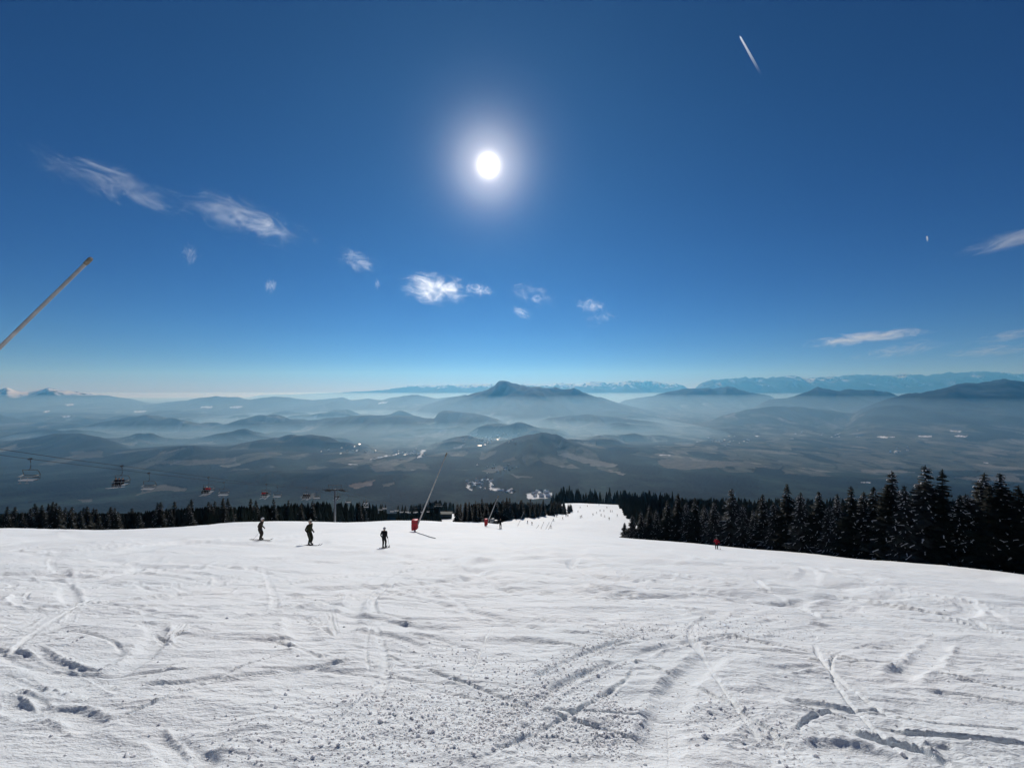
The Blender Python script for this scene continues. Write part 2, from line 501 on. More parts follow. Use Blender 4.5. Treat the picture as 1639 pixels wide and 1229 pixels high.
def groove(p, w, depth, berm=0.0, side=0, plane=0.8, rag=0.35, seed=0, shelf=False):
    """press a ski track along path p: w half width, berm thrown up on side (+1 to the right of travel, -1, 0 both)"""
    R = w * 3.2
    x0, x1 = p[:, 0].min() - R, p[:, 0].max() + R
    y0, y1 = p[:, 1].min() - R, p[:, 1].max() + R
    i0, i1 = np.searchsorted(YS, y0), np.searchsorted(YS, y1)
    if i1 <= i0: return
    cols = np.nonzero((X[i0:i1].min(0) < x1) & (X[i0:i1].max(0) > x0))[0]
    if not len(cols): return
    c0, c1 = cols[0], cols[-1] + 1
    xs = X[i0:i1, c0:c1]; ysl = Y[i0:i1, c0:c1]
    best = np.full(xs.shape, 9e9); sgn = np.zeros(xs.shape); along = np.zeros(xs.shape)
    L = 0.0
    tot = np.sum(np.linalg.norm(np.diff(p, axis=0), axis=1))
    for a, b in zip(p[:-1], p[1:]):
        d = b - a; ln = np.hypot(*d)
        if ln < 1e-6: continue
        t = np.clip(((xs - a[0]) * d[0] + (ysl - a[1]) * d[1]) / ln ** 2, 0, 1)
        dx = xs - a[0] - t * d[0]; dy = ysl - a[1] - t * d[1]
        dd = np.hypot(dx, dy)
        nb = dd < best
        best = np.where(nb, dd, best)
        sgn = np.where(nb, np.sign(dx * d[1] - dy * d[0]), sgn)
        along = np.where(nb, L + t * ln, along)
        L += ln
    ww = w * (1 + rag * perlin(along / (w * 6) + seed, along * 0 + seed * 3.7, 200 + seed))
    end = sstep(0, .12, along / tot) * (1 - sstep(.86, 1.0, along / tot))
    prof = np.exp(-(best / ww) ** 4)
    dz = -depth * prof * end
    if shelf:     # one wall cut steep, the floor rising towards the other side
        dz = dz * np.clip(.5 + .6 * sgn * best / ww, .05, 1.1)
    if berm:
        bm = np.exp(-((best - 1.45 * ww) / (.38 * ww)) ** 2)
        lw = max(min(.09, w * .7), .0035 * float(np.mean(p[:, 1])) ** 2)
        lump = 1 + (1.1 if lw < .3 else .4) * perlin(xs / lw + 5, ysl / (lw * .8), 300 + seed)
        keep = np.ones_like(bm) if side == 0 else (sgn == side)
        dz = dz + berm * bm * np.clip(lump, .1, 2) * keep * end
    addz[i0:i1, c0:c1] += dz
    smoothm[i0:i1, c0:c1] = np.maximum(smoothm[i0:i1, c0:c1], plane * prof * end)


TRACKS = [
    # path in the photograph, half width, depth, berm, berm side, planing
    ([(243, 1172), (258, 1192), (275, 1215), (292, 1240)], .09, .075, .035, -1, .5),
    ([(262, 1180), (300, 1205), (345, 1240)], .10, .02, .0, 0, .9),
    ([(165, 1166), (250, 1131), (330, 1096), (400, 1066), (478, 1039)], .035, .035, .02, -1, .4),
    ([(116, 1134), (190, 1100), (250, 1080), (305, 1060)], .03, .028, .012, 0, .4),
    ([(-60, 1066), (0, 1056), (55, 1064), (95, 1082), (130, 1089), (175, 1083), (225, 1056), (250, 1022)], .20, .075, .05, -1, .95),
    ([(55, 1043), (85, 1057), (118, 1075)], .07, .03, .02, 0, .8),
    ([(0, 1112), (60, 1104), (120, 1096), (190, 1088)], .05, .03, .03, 1, .6),
    ([(0, 1080), (40, 1096), (75, 1113)], .05, .03, .02, 0, .7),
    ([(85, 1103), (110, 1099), (140, 1110)], .12, .07, .05, 1, .3),
    ([(30, 1110), (55, 1122), (75, 1138)], .05, .045, .03, 1, .4),
    ([(0, 1130), (30, 1140), (80, 1146), (120, 1150), (160, 1175)], .12, .03, .03, 0, .8),
    ([(215, 1001), (228, 999), (240, 1004)], .12, .09, .04, 1, .2),
    ([(246, 1003), (250, 1020), (243, 1045)], .16, .05, .07, -1, .4),
    ([(50, 1012), (75, 996), (92, 982)], .13, .03, .03, 0, .9),
    ([(108, 1000), (113, 990), (116, 980)], .06, .03, .02, 0, .6),
    ([(0, 1018), (50, 1013), (95, 1015)], .06, .03, .02, 1, .5),
    ([(640, 1013), (665, 1020), (700, 1026), (740, 1038), (785, 1050)], .07, .07, .03, 1, .4),
    ([(565, 1012), (610, 1018), (660, 1033), (690, 1045)], .14, .04, .03, 1, .95),
    ([(575, 998), (620, 995), (660, 1002), (715, 1013), (760, 1020)], .14, .045, .03, -1, .9),
    ([(412, 1028), (440, 1030), (470, 1036), (495, 1046), (518, 1058)], .045, .05, .03, -1, .4),
    ([(640, 905), (600, 935), (575, 960), (560, 985), (548, 1018), (525, 1045)], .28, .04, .03, 0, .98),
    ([(478, 985), (476, 1000), (490, 1020), (510, 1045)], .26, .045, .035, 0, .97),
    ([(190, 948), (255, 944), (330, 930), (395, 918)], .08, .05, .03, 1, .5),
    ([(235, 938), (330, 926), (360, 920)], .08, .05, .02, 1, .5),
    ([(130, 920), (200, 918), (300, 916)], .10, .05, .03, 1, .5),
    ([(170, 900), (280, 899), (330, 902)], .14, .05, .04, 0, .4),
    ([(308, 914), (318, 904), (340, 897)], .3, .06, .04, 1, .9),
    ([(520, 906), (600, 904), (690, 902)], .16, .08, .05, 1, .3),
    ([(620, 903), (685, 901)], .16, .10, .05, 1, .3),
    ([(340, 955), (480, 953), (560, 951)], .08, .03, .02, 0, .4),
    ([(250, 978), (300, 977), (330, 980)], .07, .05, .02, 1, .3),
    ([(296, 988), (312, 991), (320, 990)], .10, .07, .03, 1, .2),
    ([(303, 1004), (330, 1010), (350, 1012)], .05, .04, .02, 1, .4),
    ([(362, 950), (374, 941)], .1, .08, .03, 1, .2),
    ([(1800, 1013), (1640, 1007), (1450, 1003), (1330, 1004), (1250, 1010), (1170, 1020), (1060, 1040), (960, 1075), (880, 1118), (800, 1170), (740, 1205), (690, 1240)], .12, .05, .05, -1, .8),
    ([(1035, 1018), (985, 1032), (930, 1052), (880, 1078), (850, 1100)], .09, .05, .04, -1, .85),
    ([(1700, 995), (1500, 985), (1330, 990), (1180, 1003), (1090, 1020)], .10, .03, .03, 1, .6),
    ([(1150, 1050), (1115, 1075), (1090, 1100), (1075, 1130), (1062, 1170), (1052, 1245)], .24, .045, .035, 1, .97),
    ([(1068, 1155), (1069, 1180), (1071, 1240)], .012, .03, .01, 0, .2),
    ([(1345, 1165), (1365, 1178), (1400, 1190), (1440, 1200), (1480, 1214), (1530, 1240)], .075, .16, .05, -1, .5),
    ([(1300, 1205), (1380, 1210), (1450, 1235)], .16, .015, .03, -1, .95),
    ([(1255, 1128), (1300, 1132), (1345, 1141), (1385, 1148)], .12, .04, .03, -1, .9),
    ([(1268, 1138), (1330, 1150), (1365, 1160)], .03, .03, .015, 0, .3),
    ([(1430, 1092), (1460, 1075), (1485, 1055), (1500, 1036), (1512, 1025)], .20, .05, .05, 0, .98),
    ([(1560, 1078), (1590, 1072)], .05, .04, .03, 1, .3),
    ([(1250, 1077), (1310, 1073)], .10, .07, .04, 1, .3),
    ([(1390, 1168), (1450, 1180), (1560, 1195), (1660, 1205)], .04, .04, .03, -1, .4),
    ([(1320, 1140), (1420, 1152), (1520, 1165), (1660, 1175)], .035, .03, .02, -1, .4),
    ([(1500, 1200), (1520, 1215), (1535, 1235)], .12, .09, .06, 1, .2),
    ([(1530, 1095), (1580, 1100), (1660, 1112)], .05, .04, .02, -1, .4),
    ([(1000, 905), (1150, 930), (1300, 945), (1650, 962)], .14, .05, .04, 1, .5),
    ([(880, 955), (935, 958), (985, 966)], .08, .06, .03, 1, .4),
    ([(830, 985), (880, 984), (950, 983)], .05, .05, .02, 1, .4),
    ([(840, 987), (870, 992), (890, 997)], .04, .04, .02, 1, .3),
    ([(1150, 880), (1300, 905), (1500, 925), (1650, 935)], .25, .06, .05, 1, .5),
]
for k, (pts, w, dp, bm, sd_, pl) in enumerate(TRACKS):
    groove(gpath(pts), w * .72, dp * .24, bm * .4, sd_, pl, rag=.15, seed=k)
# fans of fine edge scratches where skis were turned sharply
for k, (cx, cy, ex, ey, n_) in enumerate([(536, 1020, 476, 992, 8), (540, 1018, 525, 985, 6), (470, 1038, 405, 1022, 5), (262, 1030, 312, 1005, 9), (250, 1020, 300, 1040, 6)]):
    for j in range(n_):
        f = j / n_
        a = (cx + random.uniform(-6, 6), cy + random.uniform(-4, 2))
        b = (ex + (cx - ex) * .55 * f + random.uniform(-4, 4), ey - 5 * f + random.uniform(-5, 5))
        groove(gpath([a, b]), .020, .010, .004, 0, .1, rag=.1, seed=100 + k * 11 + j)
# the many faint crossing tracks of a day's skiing
for k in range(300):
    y = random.choice([random.uniform(4, 14), random.uniform(10, 40), random.uniform(25, 80)])
    x = random.uniform(-1.4, 1.4) * y
    ang = random.gauss(0.0, .30) + (0 if random.random() < .75 else random.choice((-.7, .7)))
    if random.random() < .25: ang = PI / 2 + random.gauss(0, .5)
    L = random.uniform(.35, 1.1) * y
    cu = random.gauss(0, .4)
    p = []
    for s in np.linspace(-.5, .5, 14):
        a = ang + cu * s
        p.append((x + math.cos(a) * L * s, y + math.sin(a) * L * s * .9 + .08 * L * math.sin(3 * s + k)))
    p = np.array(p)
    if p[:, 1].min() < 2.2: continue
    w = max(.035, .0045 * y, .0009 * y * y) * random.choice((.6, .8, 1, 1.6))
    groove(p, w, min(w, .2) * random.uniform(.12, .42), min(w, .12) * random.uniform(.05, .2), random.choice((-1, 1, 1)), .5, seed=400 + k)

for k in range(34):
    y0 = random.choice([random.uniform(6.5, 14), random.uniform(9, 20), random.uniform(12, 32)])
    x0 = random.uniform(-1.1, 1.1) * y0; L = random.uniform(.8, 1.9) * y0; a0 = random.gauss(.25 if x0 < 0 else -.2, .45)
    cu = random.gauss(0, .9)
    gap_ = random.uniform(.25, .5)
    for off in (0, gap_):
        p = []
        x, y = x0, y0; a = a0
        for st in range(26):
            p.append((x - math.sin(a) * off, y + math.cos(a) * off)); x += math.cos(a) * L / 25; y += math.sin(a) * L / 25; a += cu / 25 + .05 * math.sin(st * .5 + k)
        p = np.array(p)
        if p[:, 1].min() < 5.5: continue
        w = max(.022, .0036 * y0, .0009 * (y0 + .5 * L) ** 2)
        groove(p, w, min(w * .34, .028), min(w * .16, .012), random.choice((-1, 1)), .4, rag=.1, seed=700 + k)

# rough broken snow: where, and how much
u_ = CX + F * X / np.maximum(Y, .5)
v_ = HY - F * Z / np.maximum(Y, .5)


def blob(cx, cy, rx, ry):
    return np.exp(-(((u_ - cx) / rx) ** 2 + ((v_ - cy) / ry) ** 2))


def wblob(px, py, sx, sy):
    g = ground(px, py)
    return np.exp(-(((X - g.x) / sx) ** 2 + ((Y - g.y) / sy) ** 2))


rough = np.zeros_like(Z)
for px, py, sx, sy, k in ((700, 1150, 1.3, .55, 1.0), (830, 1130, 1.0, .8, 1.0), (620, 1190, 1.2, .5, .9), (930, 1170, .7, .6, 1.0), (900, 1060, 1.0, 1.0, .9),
                          (1010, 1030, 1.2, 1.2, .8), (1180, 1000, 2.2, 1.8, .6), (800, 1210, 1.4, .4, 1.0), (480, 1200, 1.2, .5, .45), (1250, 1180, 1.2, .6, .7),
                          (1420, 1120, 1.6, .8, .45), (1330, 1010, 2.0, 1.3, .45), (680, 1080, 1.2, .7, .45), (1200, 1110, 1.0, .8, .5), (1450, 1190, 1.2, .5, .6)):
    rough = np.maximum(rough, k * wblob(px, py, sx, sy))
rough = np.clip(rough * (1.0 + .5 * perlin(X / .5, Y / .5, 71)), 0, 1.2)


def lod(lam, ax=1.0, ay=1.0):
    """let a ripple fade out where the mesh is too coarse to hold it"""
    return sstep(2.2, 4.0, np.minimum(lam * ax / spac_x, lam * ay / spac_y))


micro = np.zeros_like(Z)
sel = slice(0, np.searchsorted(YS, 30.0))
xs, ys_ = X[sel], Y[sel]
for lam, amp in ((.045, .008), (.08, .016), (.15, .018)):
    n = perlin(xs / lam, ys_ / lam, int(lam * 1000))
    n2 = perlin(xs / lam + 31, ys_ / lam + 7, int(lam * 1000) + 1)
    bil = 1 - 2 * np.abs(n)             # lumps with creases between
    micro[sel] += amp * (.55 * bil + .6 * np.maximum(n2, -.1)) * rough[sel] * lod(lam)[sel]
# scraped ledges lying across the fall line, everywhere, in patches
warpx = .5 * perlin(X / 1.7, Y / 1.7, 81)
for lam, amp in ((.06, .0065), (.11, .015), (.22, .024), (.5, .034), (1.2, .052), (2.6, .075)):
    ang = .18 * perlin(X / (lam * 30), Y / (lam * 30), 90)
    xr = X + Y * ang; yr = Y - X * ang
    n = perlin(xr / (lam * 4.5) + warpx, yr / lam, int(lam * 100) + 500)
    ridge = np.maximum(0, 1 - 2.6 * np.abs(n)) ** 1.5
    patch = sstep(-.25, .45, perlin(X / (lam * 11 + .6), Y / (lam * 9 + .6), int(lam * 100) + 600))
    micro += amp * (ridge * .75 + .35 * n) * patch * lod(lam, 4.5, 1.0)
for lam, amp in ((.35, .008), (.9, .018), (2.2, .026)):
    micro += amp * fbm(X / lam, Y / lam, int(lam * 10) + 700, 2) * lod(lam)
Z = Z + addz + micro * (1 - smoothm)


def snow_z(x, y):
    """height of the finished snow surface"""
    i = int(np.clip(np.searchsorted(YS, y), 1, len(YS) - 1))
    fy = (y - YS[i - 1]) / (YS[i] - YS[i - 1])
    z = []
    for r in (i - 1, i):
        z.append(np.interp(x, X[r], Z[r]))
    return float(z[0] * (1 - fy) + z[1] * fy)


ny = len(YS)
idx = np.arange(ny * NT).reshape(ny, NT)
quads = np.stack([idx[:-1, :-1], idx[:-1, 1:], idx[1:, 1:], idx[1:, :-1]], -1).reshape(-1, 4)
slope = link("snow_slope", mesh_np("snow_slope", np.stack([X, Y, Z], -1).reshape(-1, 3), quads, M_SNOW, True))
tag(slope, "broad white ski piste covered in crossing ski tracks", "ski slope", kind='structure')

# ------------------------------------------------------------------ lumps of broken snow
ico = bmesh.new(); bmesh.ops.create_icosphere(ico, subdivisions=1, radius=1.0)
ICO_V = np.array([v.co[:] for v in ico.verts]); ICO_F = np.array([[v.index for v in f.verts] for f in ico.faces]); ico.free()
cv, cf, nb = [], [], 0


def clod(x, y, r):
    global nb
    z = snow_z(x, y)
    s = np.array([1 + .5 * random.random(), .8 + .4 * random.random(), .6 + .45 * random.random()]) * r
    jit = 1 + .30 * (np.random.RandomState(random.randrange(1 << 30)).rand(len(ICO_V), 1) - .5) * 2
    a = random.uniform(0, 2 * PI); ca, sa = math.cos(a), math.sin(a)
    v = ICO_V * jit * s
    v = np.stack([v[:, 0] * ca - v[:, 1] * sa + x, v[:, 0] * sa + v[:, 1] * ca + y, v[:, 2] + z + r * .25], 1)
    cv.append(v); cf.append(ICO_F + nb); nb += len(v)


for pts, sp, n in (([(975, 1068), (880, 1112), (820, 1145), (740, 1195)], .16, 620), ([(1035, 1008), (940, 1045), (850, 1085)], .16, 420),
                   ([(560, 1130), (640, 1140), (740, 1140), (840, 1100)], .40, 520), ([(560, 1195), (700, 1190), (850, 1170), (960, 1190)], .28, 560),
                   ([(1000, 1015), (1120, 1008), (1250, 1008)], .5, 420), ([(950, 1120), (985, 1150), (960, 1200)], .16, 360),
                   ([(1100, 1150), (1200, 1160), (1280, 1190)], .35, 220), ([(690, 1040), (760, 1060), (800, 1075)], .3, 120),
                   ([(1150, 950), (1230, 975), (1180, 990)], .8, 160), ([(330, 1200), (450, 1190), (560, 1215)], .4, 150)):
    p = gpath(pts)
    for _ in range(int(n * 2.2)):
        i = random.randrange(len(p) - 1); f = random.random()
        q = p[i] * (1 - f) + p[i + 1] * f
        x, y = q[0] + random.gauss(0, sp), q[1] + random.gauss(0, sp * .8)
        if y < 1.6: continue
        r = min(.022, .004 + random.expovariate(1 / .0034))
        clod(x, y, r)
for _ in range(900):
    y = 2.2 + 12 * random.random() ** 1.6; x = random.uniform(-1.35, 1.35) * y
    clod(x, y, min(.026, .004 + random.expovariate(1 / .004)))
clods = link("broken_snow", mesh_np("broken_snow", np.concatenate(cv), np.concatenate(cf), M_CLOD, False))
tag(clods, "small lumps of broken snow strewn over the piste", "snow lumps", kind='stuff')

# ------------------------------------------------------------------ valley, hills and mountains
NYF, NXF = 860, 1250
YF = np.geomspace(520, 46000, NYF)
TF = np.linspace(-1.62, 1.62, NXF)
XF = YF[:, None] * TF[None, :]
YY = np.repeat(YF[:, None], NXF, 1)
ZF, HILL = far_height(XF, YY)
ZF = ZF - 8 * (1 - sstep(620, 900, YY))
UF = CX + F * TF[None, :] * np.ones_like(YY)
VF = HY - F * ZF / YY
# what grows where
wx = XF + 160 * perlin(XF / 700, YY / 700, 111); wy = YY + 160 * perlin(XF / 700, YY / 700, 112)
f1, gap = cellrand(wx / 300, wy / 460, 121)
f2, _ = cellrand(wx / 1500, wy / 1500, 122)
f3, _ = cellrand(wx / 170, wy / 330, 123)
open_ = .46 + .30 * sstep(950, 1250, UF) - .16 * (1 - sstep(400, 760, UF)) + .35 * (f2 - .5) + .25 * perlin(XF / 2300, YY / 2300, 125)
open_ = open_ - .0021 * np.maximum(HILL - 40, 0) - .9 * (1 - sstep(3500, 4300, YY))
field = sstep(-.06, .06, open_ - f1)
field = field * (1 - .85 * (sstep(.55, .75, perlin(XF / 160, YY / 260, 126) + .25))) * (1 - .7 * (gap < .05) * (f3 > .4))
forest_c = np.array([.010, .016, .013]); tan = np.array([.088, .088, .070]); grn = np.array([.052, .060, .046]); pale = np.array([.14, .14, .12])
hue = f3[..., None]; hue2 = cellrand(wx / 260, wy / 420, 127)[0][..., None]
fieldc = tan * (1 - hue) + grn * hue
fieldc = np.where(hue2 > .8, pale, fieldc)
fieldc = fieldc * (.68 + .6 * cellrand(wx / 120 + 7, wy / 190, 128)[0])[..., None]
age = np.clip(.95 + 1.5 * fbm(XF / 520, YY / 700, 161, 4, .6) + .9 * (cellrand(wx / 240, wy / 330, 162)[0] - .5), .35, 2.8)[..., None]
col = forest_c * age * (1 - field[..., None]) + fieldc * field[..., None]


def px_poly(pts, y0, y1, c, k=1.0):
    """a field whose outline is seen at these places; it lies on the land between two distances"""
    a = np.array(pts, float)
    rows = np.nonzero((YF > y0) & (YF < y1))[0]
    if not len(rows): return
    s = slice(rows[0], rows[-1] + 1)
    wob = 3.0
    u = UF[s] + wob * perlin(XF[s] / 90, YY[s] / 90, 131); v = VF[s] + wob * .5 * perlin(XF[s] / 90, YY[s] / 90, 132)
    ins = np.zeros(u.shape, bool)
    j = len(a) - 1
    for i in range(len(a)):
        xi, yi, xj, yj = a[i, 0], a[i, 1], a[j, 0], a[j, 1]
        ins ^= ((yi > v) != (yj > v)) & (u < (xj - xi) * (v - yi) / (yj - yi + 1e-9) + xi)
        j = i
    sub = col[s]
    sub[ins] = sub[ins] * (1 - k) + np.array(c) * k


TAN = (.108, .102, .086); PALE = (.17, .165, .145); SNOWC = (.78, .80, .82)
px_poly([(556, 777), (600, 768), (597, 776), (570, 784)], 2500, 6000, (.15, .12, .10))
px_poly([(612, 776), (634, 771), (632, 776), (615, 780)], 2500, 6000, TAN)
px_poly([(893, 728), (910, 724), (935, 732), (990, 744), (985, 748), (950, 746), (930, 740)], 3500, 7500, PALE)
px_poly([(975, 752), (1000, 758), (998, 761), (975, 756)], 3000, 7000, PALE)
px_poly([(930, 706), (955, 708), (952, 713), (935, 711)], 4500, 9000, PALE)
px_poly([(1050, 737), (1100, 731), (1110, 738), (1160, 738), (1240, 748), (1180, 746), (1090, 752), (1060, 748)], 3500, 8000, TAN)
px_poly([(803, 738), (825, 730), (826, 736), (806, 741)], 3000, 7000, TAN)
px_poly([(770, 754), (800, 745), (812, 750), (790, 757)], 3000, 7000, PALE, .7)
px_poly([(812, 757), (830, 761), (855, 763), (850, 766), (830, 765)], 3000, 7000, PALE, .7)
px_poly([(228, 738), (320, 736), (375, 733), (372, 741), (300, 745), (260, 743)], 3200, 6500, TAN, .8)
px_poly([(110, 722), (165, 722), (165, 733), (120, 733)], 4000, 9000, TAN, .7)
px_poly([(215, 794), (240, 783), (262, 775), (300, 782), (295, 787), (250, 786)], 2500, 6000, TAN, .8)
px_poly([(124, 800), (150, 799), (147, 804), (133, 804)], 2500, 6000, TAN, .8)
px_poly([(590, 745), (625, 742), (632, 752), (600, 756)], 3000, 7000, TAN, .7)
px_poly([(640, 738), (680, 742), (690, 752), (650, 750)], 3000, 7000, TAN, .6)
px_poly([(480, 795), (505, 789), (505, 797), (485, 800)], 2500, 6000, TAN, .6)
px_poly([(1370, 752), (1440, 752), (1465, 757), (1400, 757)], 3500, 8000, PALE, .8)
px_poly([(1525, 765), (1620, 760), (1639, 772), (1560, 770)], 3200, 8000, TAN, .8)
# snow lying in the open: the foot of the piste, road sides, sledging slopes
px_poly([(842, 792), (862, 788), (884, 790), (883, 797), (845, 800)], 2400, 4200, SNOWC)
px_poly([(784, 770), (787, 768), (788, 784), (784, 785)], 2600, 4500, SNOWC)  # here and next two: snow white also stands in for village glints
px_poly([(786, 781), (800, 783), (822, 788), (819, 790), (790, 786)], 2600, 4500, SNOWC)
px_poly([(744, 777), (749, 776), (756, 785), (753, 786)], 2600, 4500, SNOWC)
px_poly([(668, 733), (676, 721), (682, 720), (673, 732)], 4000, 9000, SNOWC)
px_poly([(590, 736), (618, 729), (640, 727), (616, 732)], 4000, 9000, SNOWC, .9)
px_poly([(558, 743), (572, 742), (572, 744), (558, 744)], 4000, 9000, SNOWC, .9)
px_poly([(725, 718), (735, 713), (745, 708), (743, 713), (730, 718)], 4500, 9000, (.5, .5, .5), .6)
px_poly([(1376, 772), (1390, 772), (1392, 774), (1376, 774)], 2800, 6000, SNOWC)
for (a, b, c) in ((1403, 698.5, 28), (1470, 697, 20), (1530, 697, 18), (1522, 689, 16), (1432, 721, 10), (1573, 739, 7), (1055, 727, 20), (1210, 697, 6)):
    px_poly([(a, b), (a + c, b + .6), (a + c, b + 2.2), (a, b + 1.6)], 4000, 12000, SNOWC)
for (a, b, c) in ((105, 647, 14), (70, 658, 10), (215, 658, 20), (320, 651, 22), (368, 651, 20), (100, 666, 14), (606, 644, 14)):
    px_poly([(a, b), (a + c, b - 1), (a + c * .8, b + 1.5), (a, b + 2)], 9000, 26000, SNOWC)
# snow caps
cap = sstep(60, 330, ZF + 600 * ((UF < 175) & (YY > 18500)) + 260 * fbm(XF / 900, YY / 1500, 141, 4) - 170) * (YY > 17500)
cap = cap * np.where(UF > 1085, sstep(.0, .7, perlin(XF / 1300, YY / 2500, 147)), 1)
cap = cap * sstep(.30, .62, .5 + .8 * fbm(XF / 420, YY / 900, 145, 3) + .25 * ((UF < 160) | ((UF > 640) & (UF < 960))))
col = col * (1 - cap[..., None]) + np.array(SNOWC) * cap[..., None]
# the wood stands some metres above the fields
wood = 1 - np.clip(col.mean(-1) / .05, 0, 1)
ZF = ZF + np.where(YY < 9000, wood * (9 + 5 * perlin(XF / 22, YY / 22, 151)), 0) * sstep(1500, 2500, YY)
idx = np.arange(NYF * NXF).reshape(NYF, NXF)
quads = np.stack([idx[:-1, :-1], idx[:-1, 1:], idx[1:, 1:], idx[1:, :-1]], -1).reshape(-1, 4)
fm = mesh_np("valley_terrain", np.stack([XF, YY, ZF], -1).reshape(-1, 3), quads, M_LAND, True)
ca = fm.color_attributes.new('land', 'FLOAT_COLOR', 'POINT')
ca.data.foreach_set('color', np.concatenate([col, np.ones(col.shape[:2] + (1,))], -1).astype(np.float32).ravel())
land = link("hills", fm)
tag(land, "wooded hills, fields and mountain ranges round the valley", "hills", kind='structure')


def far_z(x, y):
    return far_height(x, y)[0]


# ------------------------------------------------------------------ spruces
def spruce_meshes(seed, H, spread, snow):
    rs = random.Random(seed)
    nv, nf = [], []
    sv, sf = [], []

    def quad(V, Fl, a, b, c, d):
        i = len(V); V.extend([a, b, c, d]); Fl.append((i, i + 1, i + 2, i + 3))
    z = .35
    while z < H - .12:
        f = 1 - z / H
        L = spread * (f ** .82) * (1 + .18 * math.sin(z * 2.3 + seed)) + .10
        if z < 1.2: L *= .75 + .2 * z
        nbr = max(4, int(5 + 6 * f))
        a0 = rs.uniform(0, 2 * PI)
        for k in range(nbr):
            a = a0 + 2 * PI * (k + rs.uniform(-.3, .3)) / nbr
            l = L * rs.uniform(.62, 1.15)
            if rs.random() < .06: continue
            droop = rs.uniform(.22, .5) * (.35 + .9 * f)
            d = Vector((math.cos(a), math.sin(a), 0)); s = Vector((-d.y, d.x, 0))
            zz = z + rs.uniform(-.12, .12)
            segs = 4 if l > .8 else 3
            pts = []
            for i in range(segs + 1):
                t = i / segs
                pts.append(d * (l * t) + Vector((0, 0, zz + .12 * l * t * (1 - t) * 2 - droop * l * t * t + .16 * l * t ** 4)))
            wmax = .20 * l + .07
            ws = [wmax * (.35 + 1.1 * math.sin(PI * (.12 + .80 * i / segs))) * rs.uniform(.7, 1.15) for i in range(segs + 1)]
            ws[-1] = .03
            for i in range(segs):
                p, q = pts[i], pts[i + 1]
                # two drooping sides of needles
                for sg in (-1, 1):
                    quad(nv, nf, p, q, q + s * sg * ws[i + 1] - Vector((0, 0, ws[i + 1] * .55)), p + s * sg * ws[i] - Vector((0, 0, ws[i] * .55)))
                # ragged twigs sticking out and hanging down
                for _ in range(2):
                    t = rs.random(); c = p.lerp(q, t)
                    o = (s * rs.choice((-1, 1)) * rs.uniform(.5, 1.5) + d * rs.uniform(.2, .9)).normalized() * (ws[i] * 1.25 + .05)
                    h = Vector((0, 0, -rs.uniform(.05, .22) * (.4 + l * .4)))
                    w = d * (.05 + .03 * l)
                    quad(nv, nf, c - w, c + w, c + o + h + w * .25, c + o + h - w * .25)
                c = p.lerp(q, .5); hh = rs.uniform(.12, .34) * (.35 + .35 * l)
                quad(nv, nf, p, q, q - Vector((0, 0, hh * .5)) + s * rs.uniform(-.05, .05), c - Vector((0, 0, hh)) + s * rs.uniform(-.08, .08))
            if rs.random() < min(.95, snow * (.7 + .9 * f)) and l > .3:
                i0 = rs.choice((1, 2, segs - 1, segs - 1))
                i0 = min(i0, segs - 1)
                i1 = min(segs, i0 + 1)
                for i in range(i0, i1):
                    p, q = pts[i] + Vector((0, 0, .025)), pts[i + 1] + Vector((0, 0, .025))
                    w0, w1 = ws[i] * rs.uniform(.05, .18), max(.010, ws[i + 1] * rs.uniform(.02, .12))
                    th = rs.uniform(.025, .06)
                    A = [p - s * w0 - Vector((0, 0, w0 * .5)), q - s * w1 - Vector((0, 0, w1 * .5)), q + Vector((0, 0, th)), p + Vector((0, 0, th))]
                    B = [p + Vector((0, 0, th)), q + Vector((0, 0, th)), q + s * w1 - Vector((0, 0, w1 * .5)), p + s * w0 - Vector((0, 0, w0 * .5))]
                    quad(sv, sf, *A); quad(sv, sf, *B)
                if i1 == segs or rs.random() < .5:
                    p, q = pts[i1 - 1], pts[i1]
                    quad(sv, sf, q - s * .06 + Vector((0, 0, .06)), q + s * .06 + Vector((0, 0, .06)), q + d * .08 + s * .03 - Vector((0, 0, .05)), q + d * .08 - s * .03 - Vector((0, 0, .05)))
        z += (.20 + .26 * f) * rs.uniform(.8, 1.2) * max(.6, H / 13)
    # leader shoot
    for k in range(4):
        a = k * PI / 2; s = Vector((math.cos(a), math.sin(a), 0))
        quad(nv, nf, Vector((0, 0, H - .9)) + s * .12, Vector((0, 0, H - .9)) - s * .0, Vector((0, 0, H)), Vector((0, 0, H - .1)) + s * .03)
    crown = mesh_np("crown", np.array([p[:] for p in nv]), np.array(nf), M_FROST if snow > .7 else M_NEEDLE)
    t = MB(); t.tube([(0, 0, -1.2), (0, 0, .3), (.02, 0, H * .5), (0, 0, H - .3)], [.024 * H, .017 * H, .010 * H, .012], 8)
    trunk = t.mesh("trunk", M_BARK, True)
    snowm = mesh_np("snow_on_boughs", np.array([p[:] for p in sv]), np.array(sf), M_BOUGHSNOW) if len(sf) > 3 else None  # only the snow strips lying on the boughs, no needles
    return crown, trunk, snowm


KINDS = [spruce_meshes(100 + i, 12.0, sp, sn) for i, (sp, sn) in enumerate([(2.8, .22), (3.2, .75), (2.5, .15), (3.0, 1.2), (2.6, .6), (3.4, .5), (2.2, .9), (2.9, .12)])]
N_TREES = 0


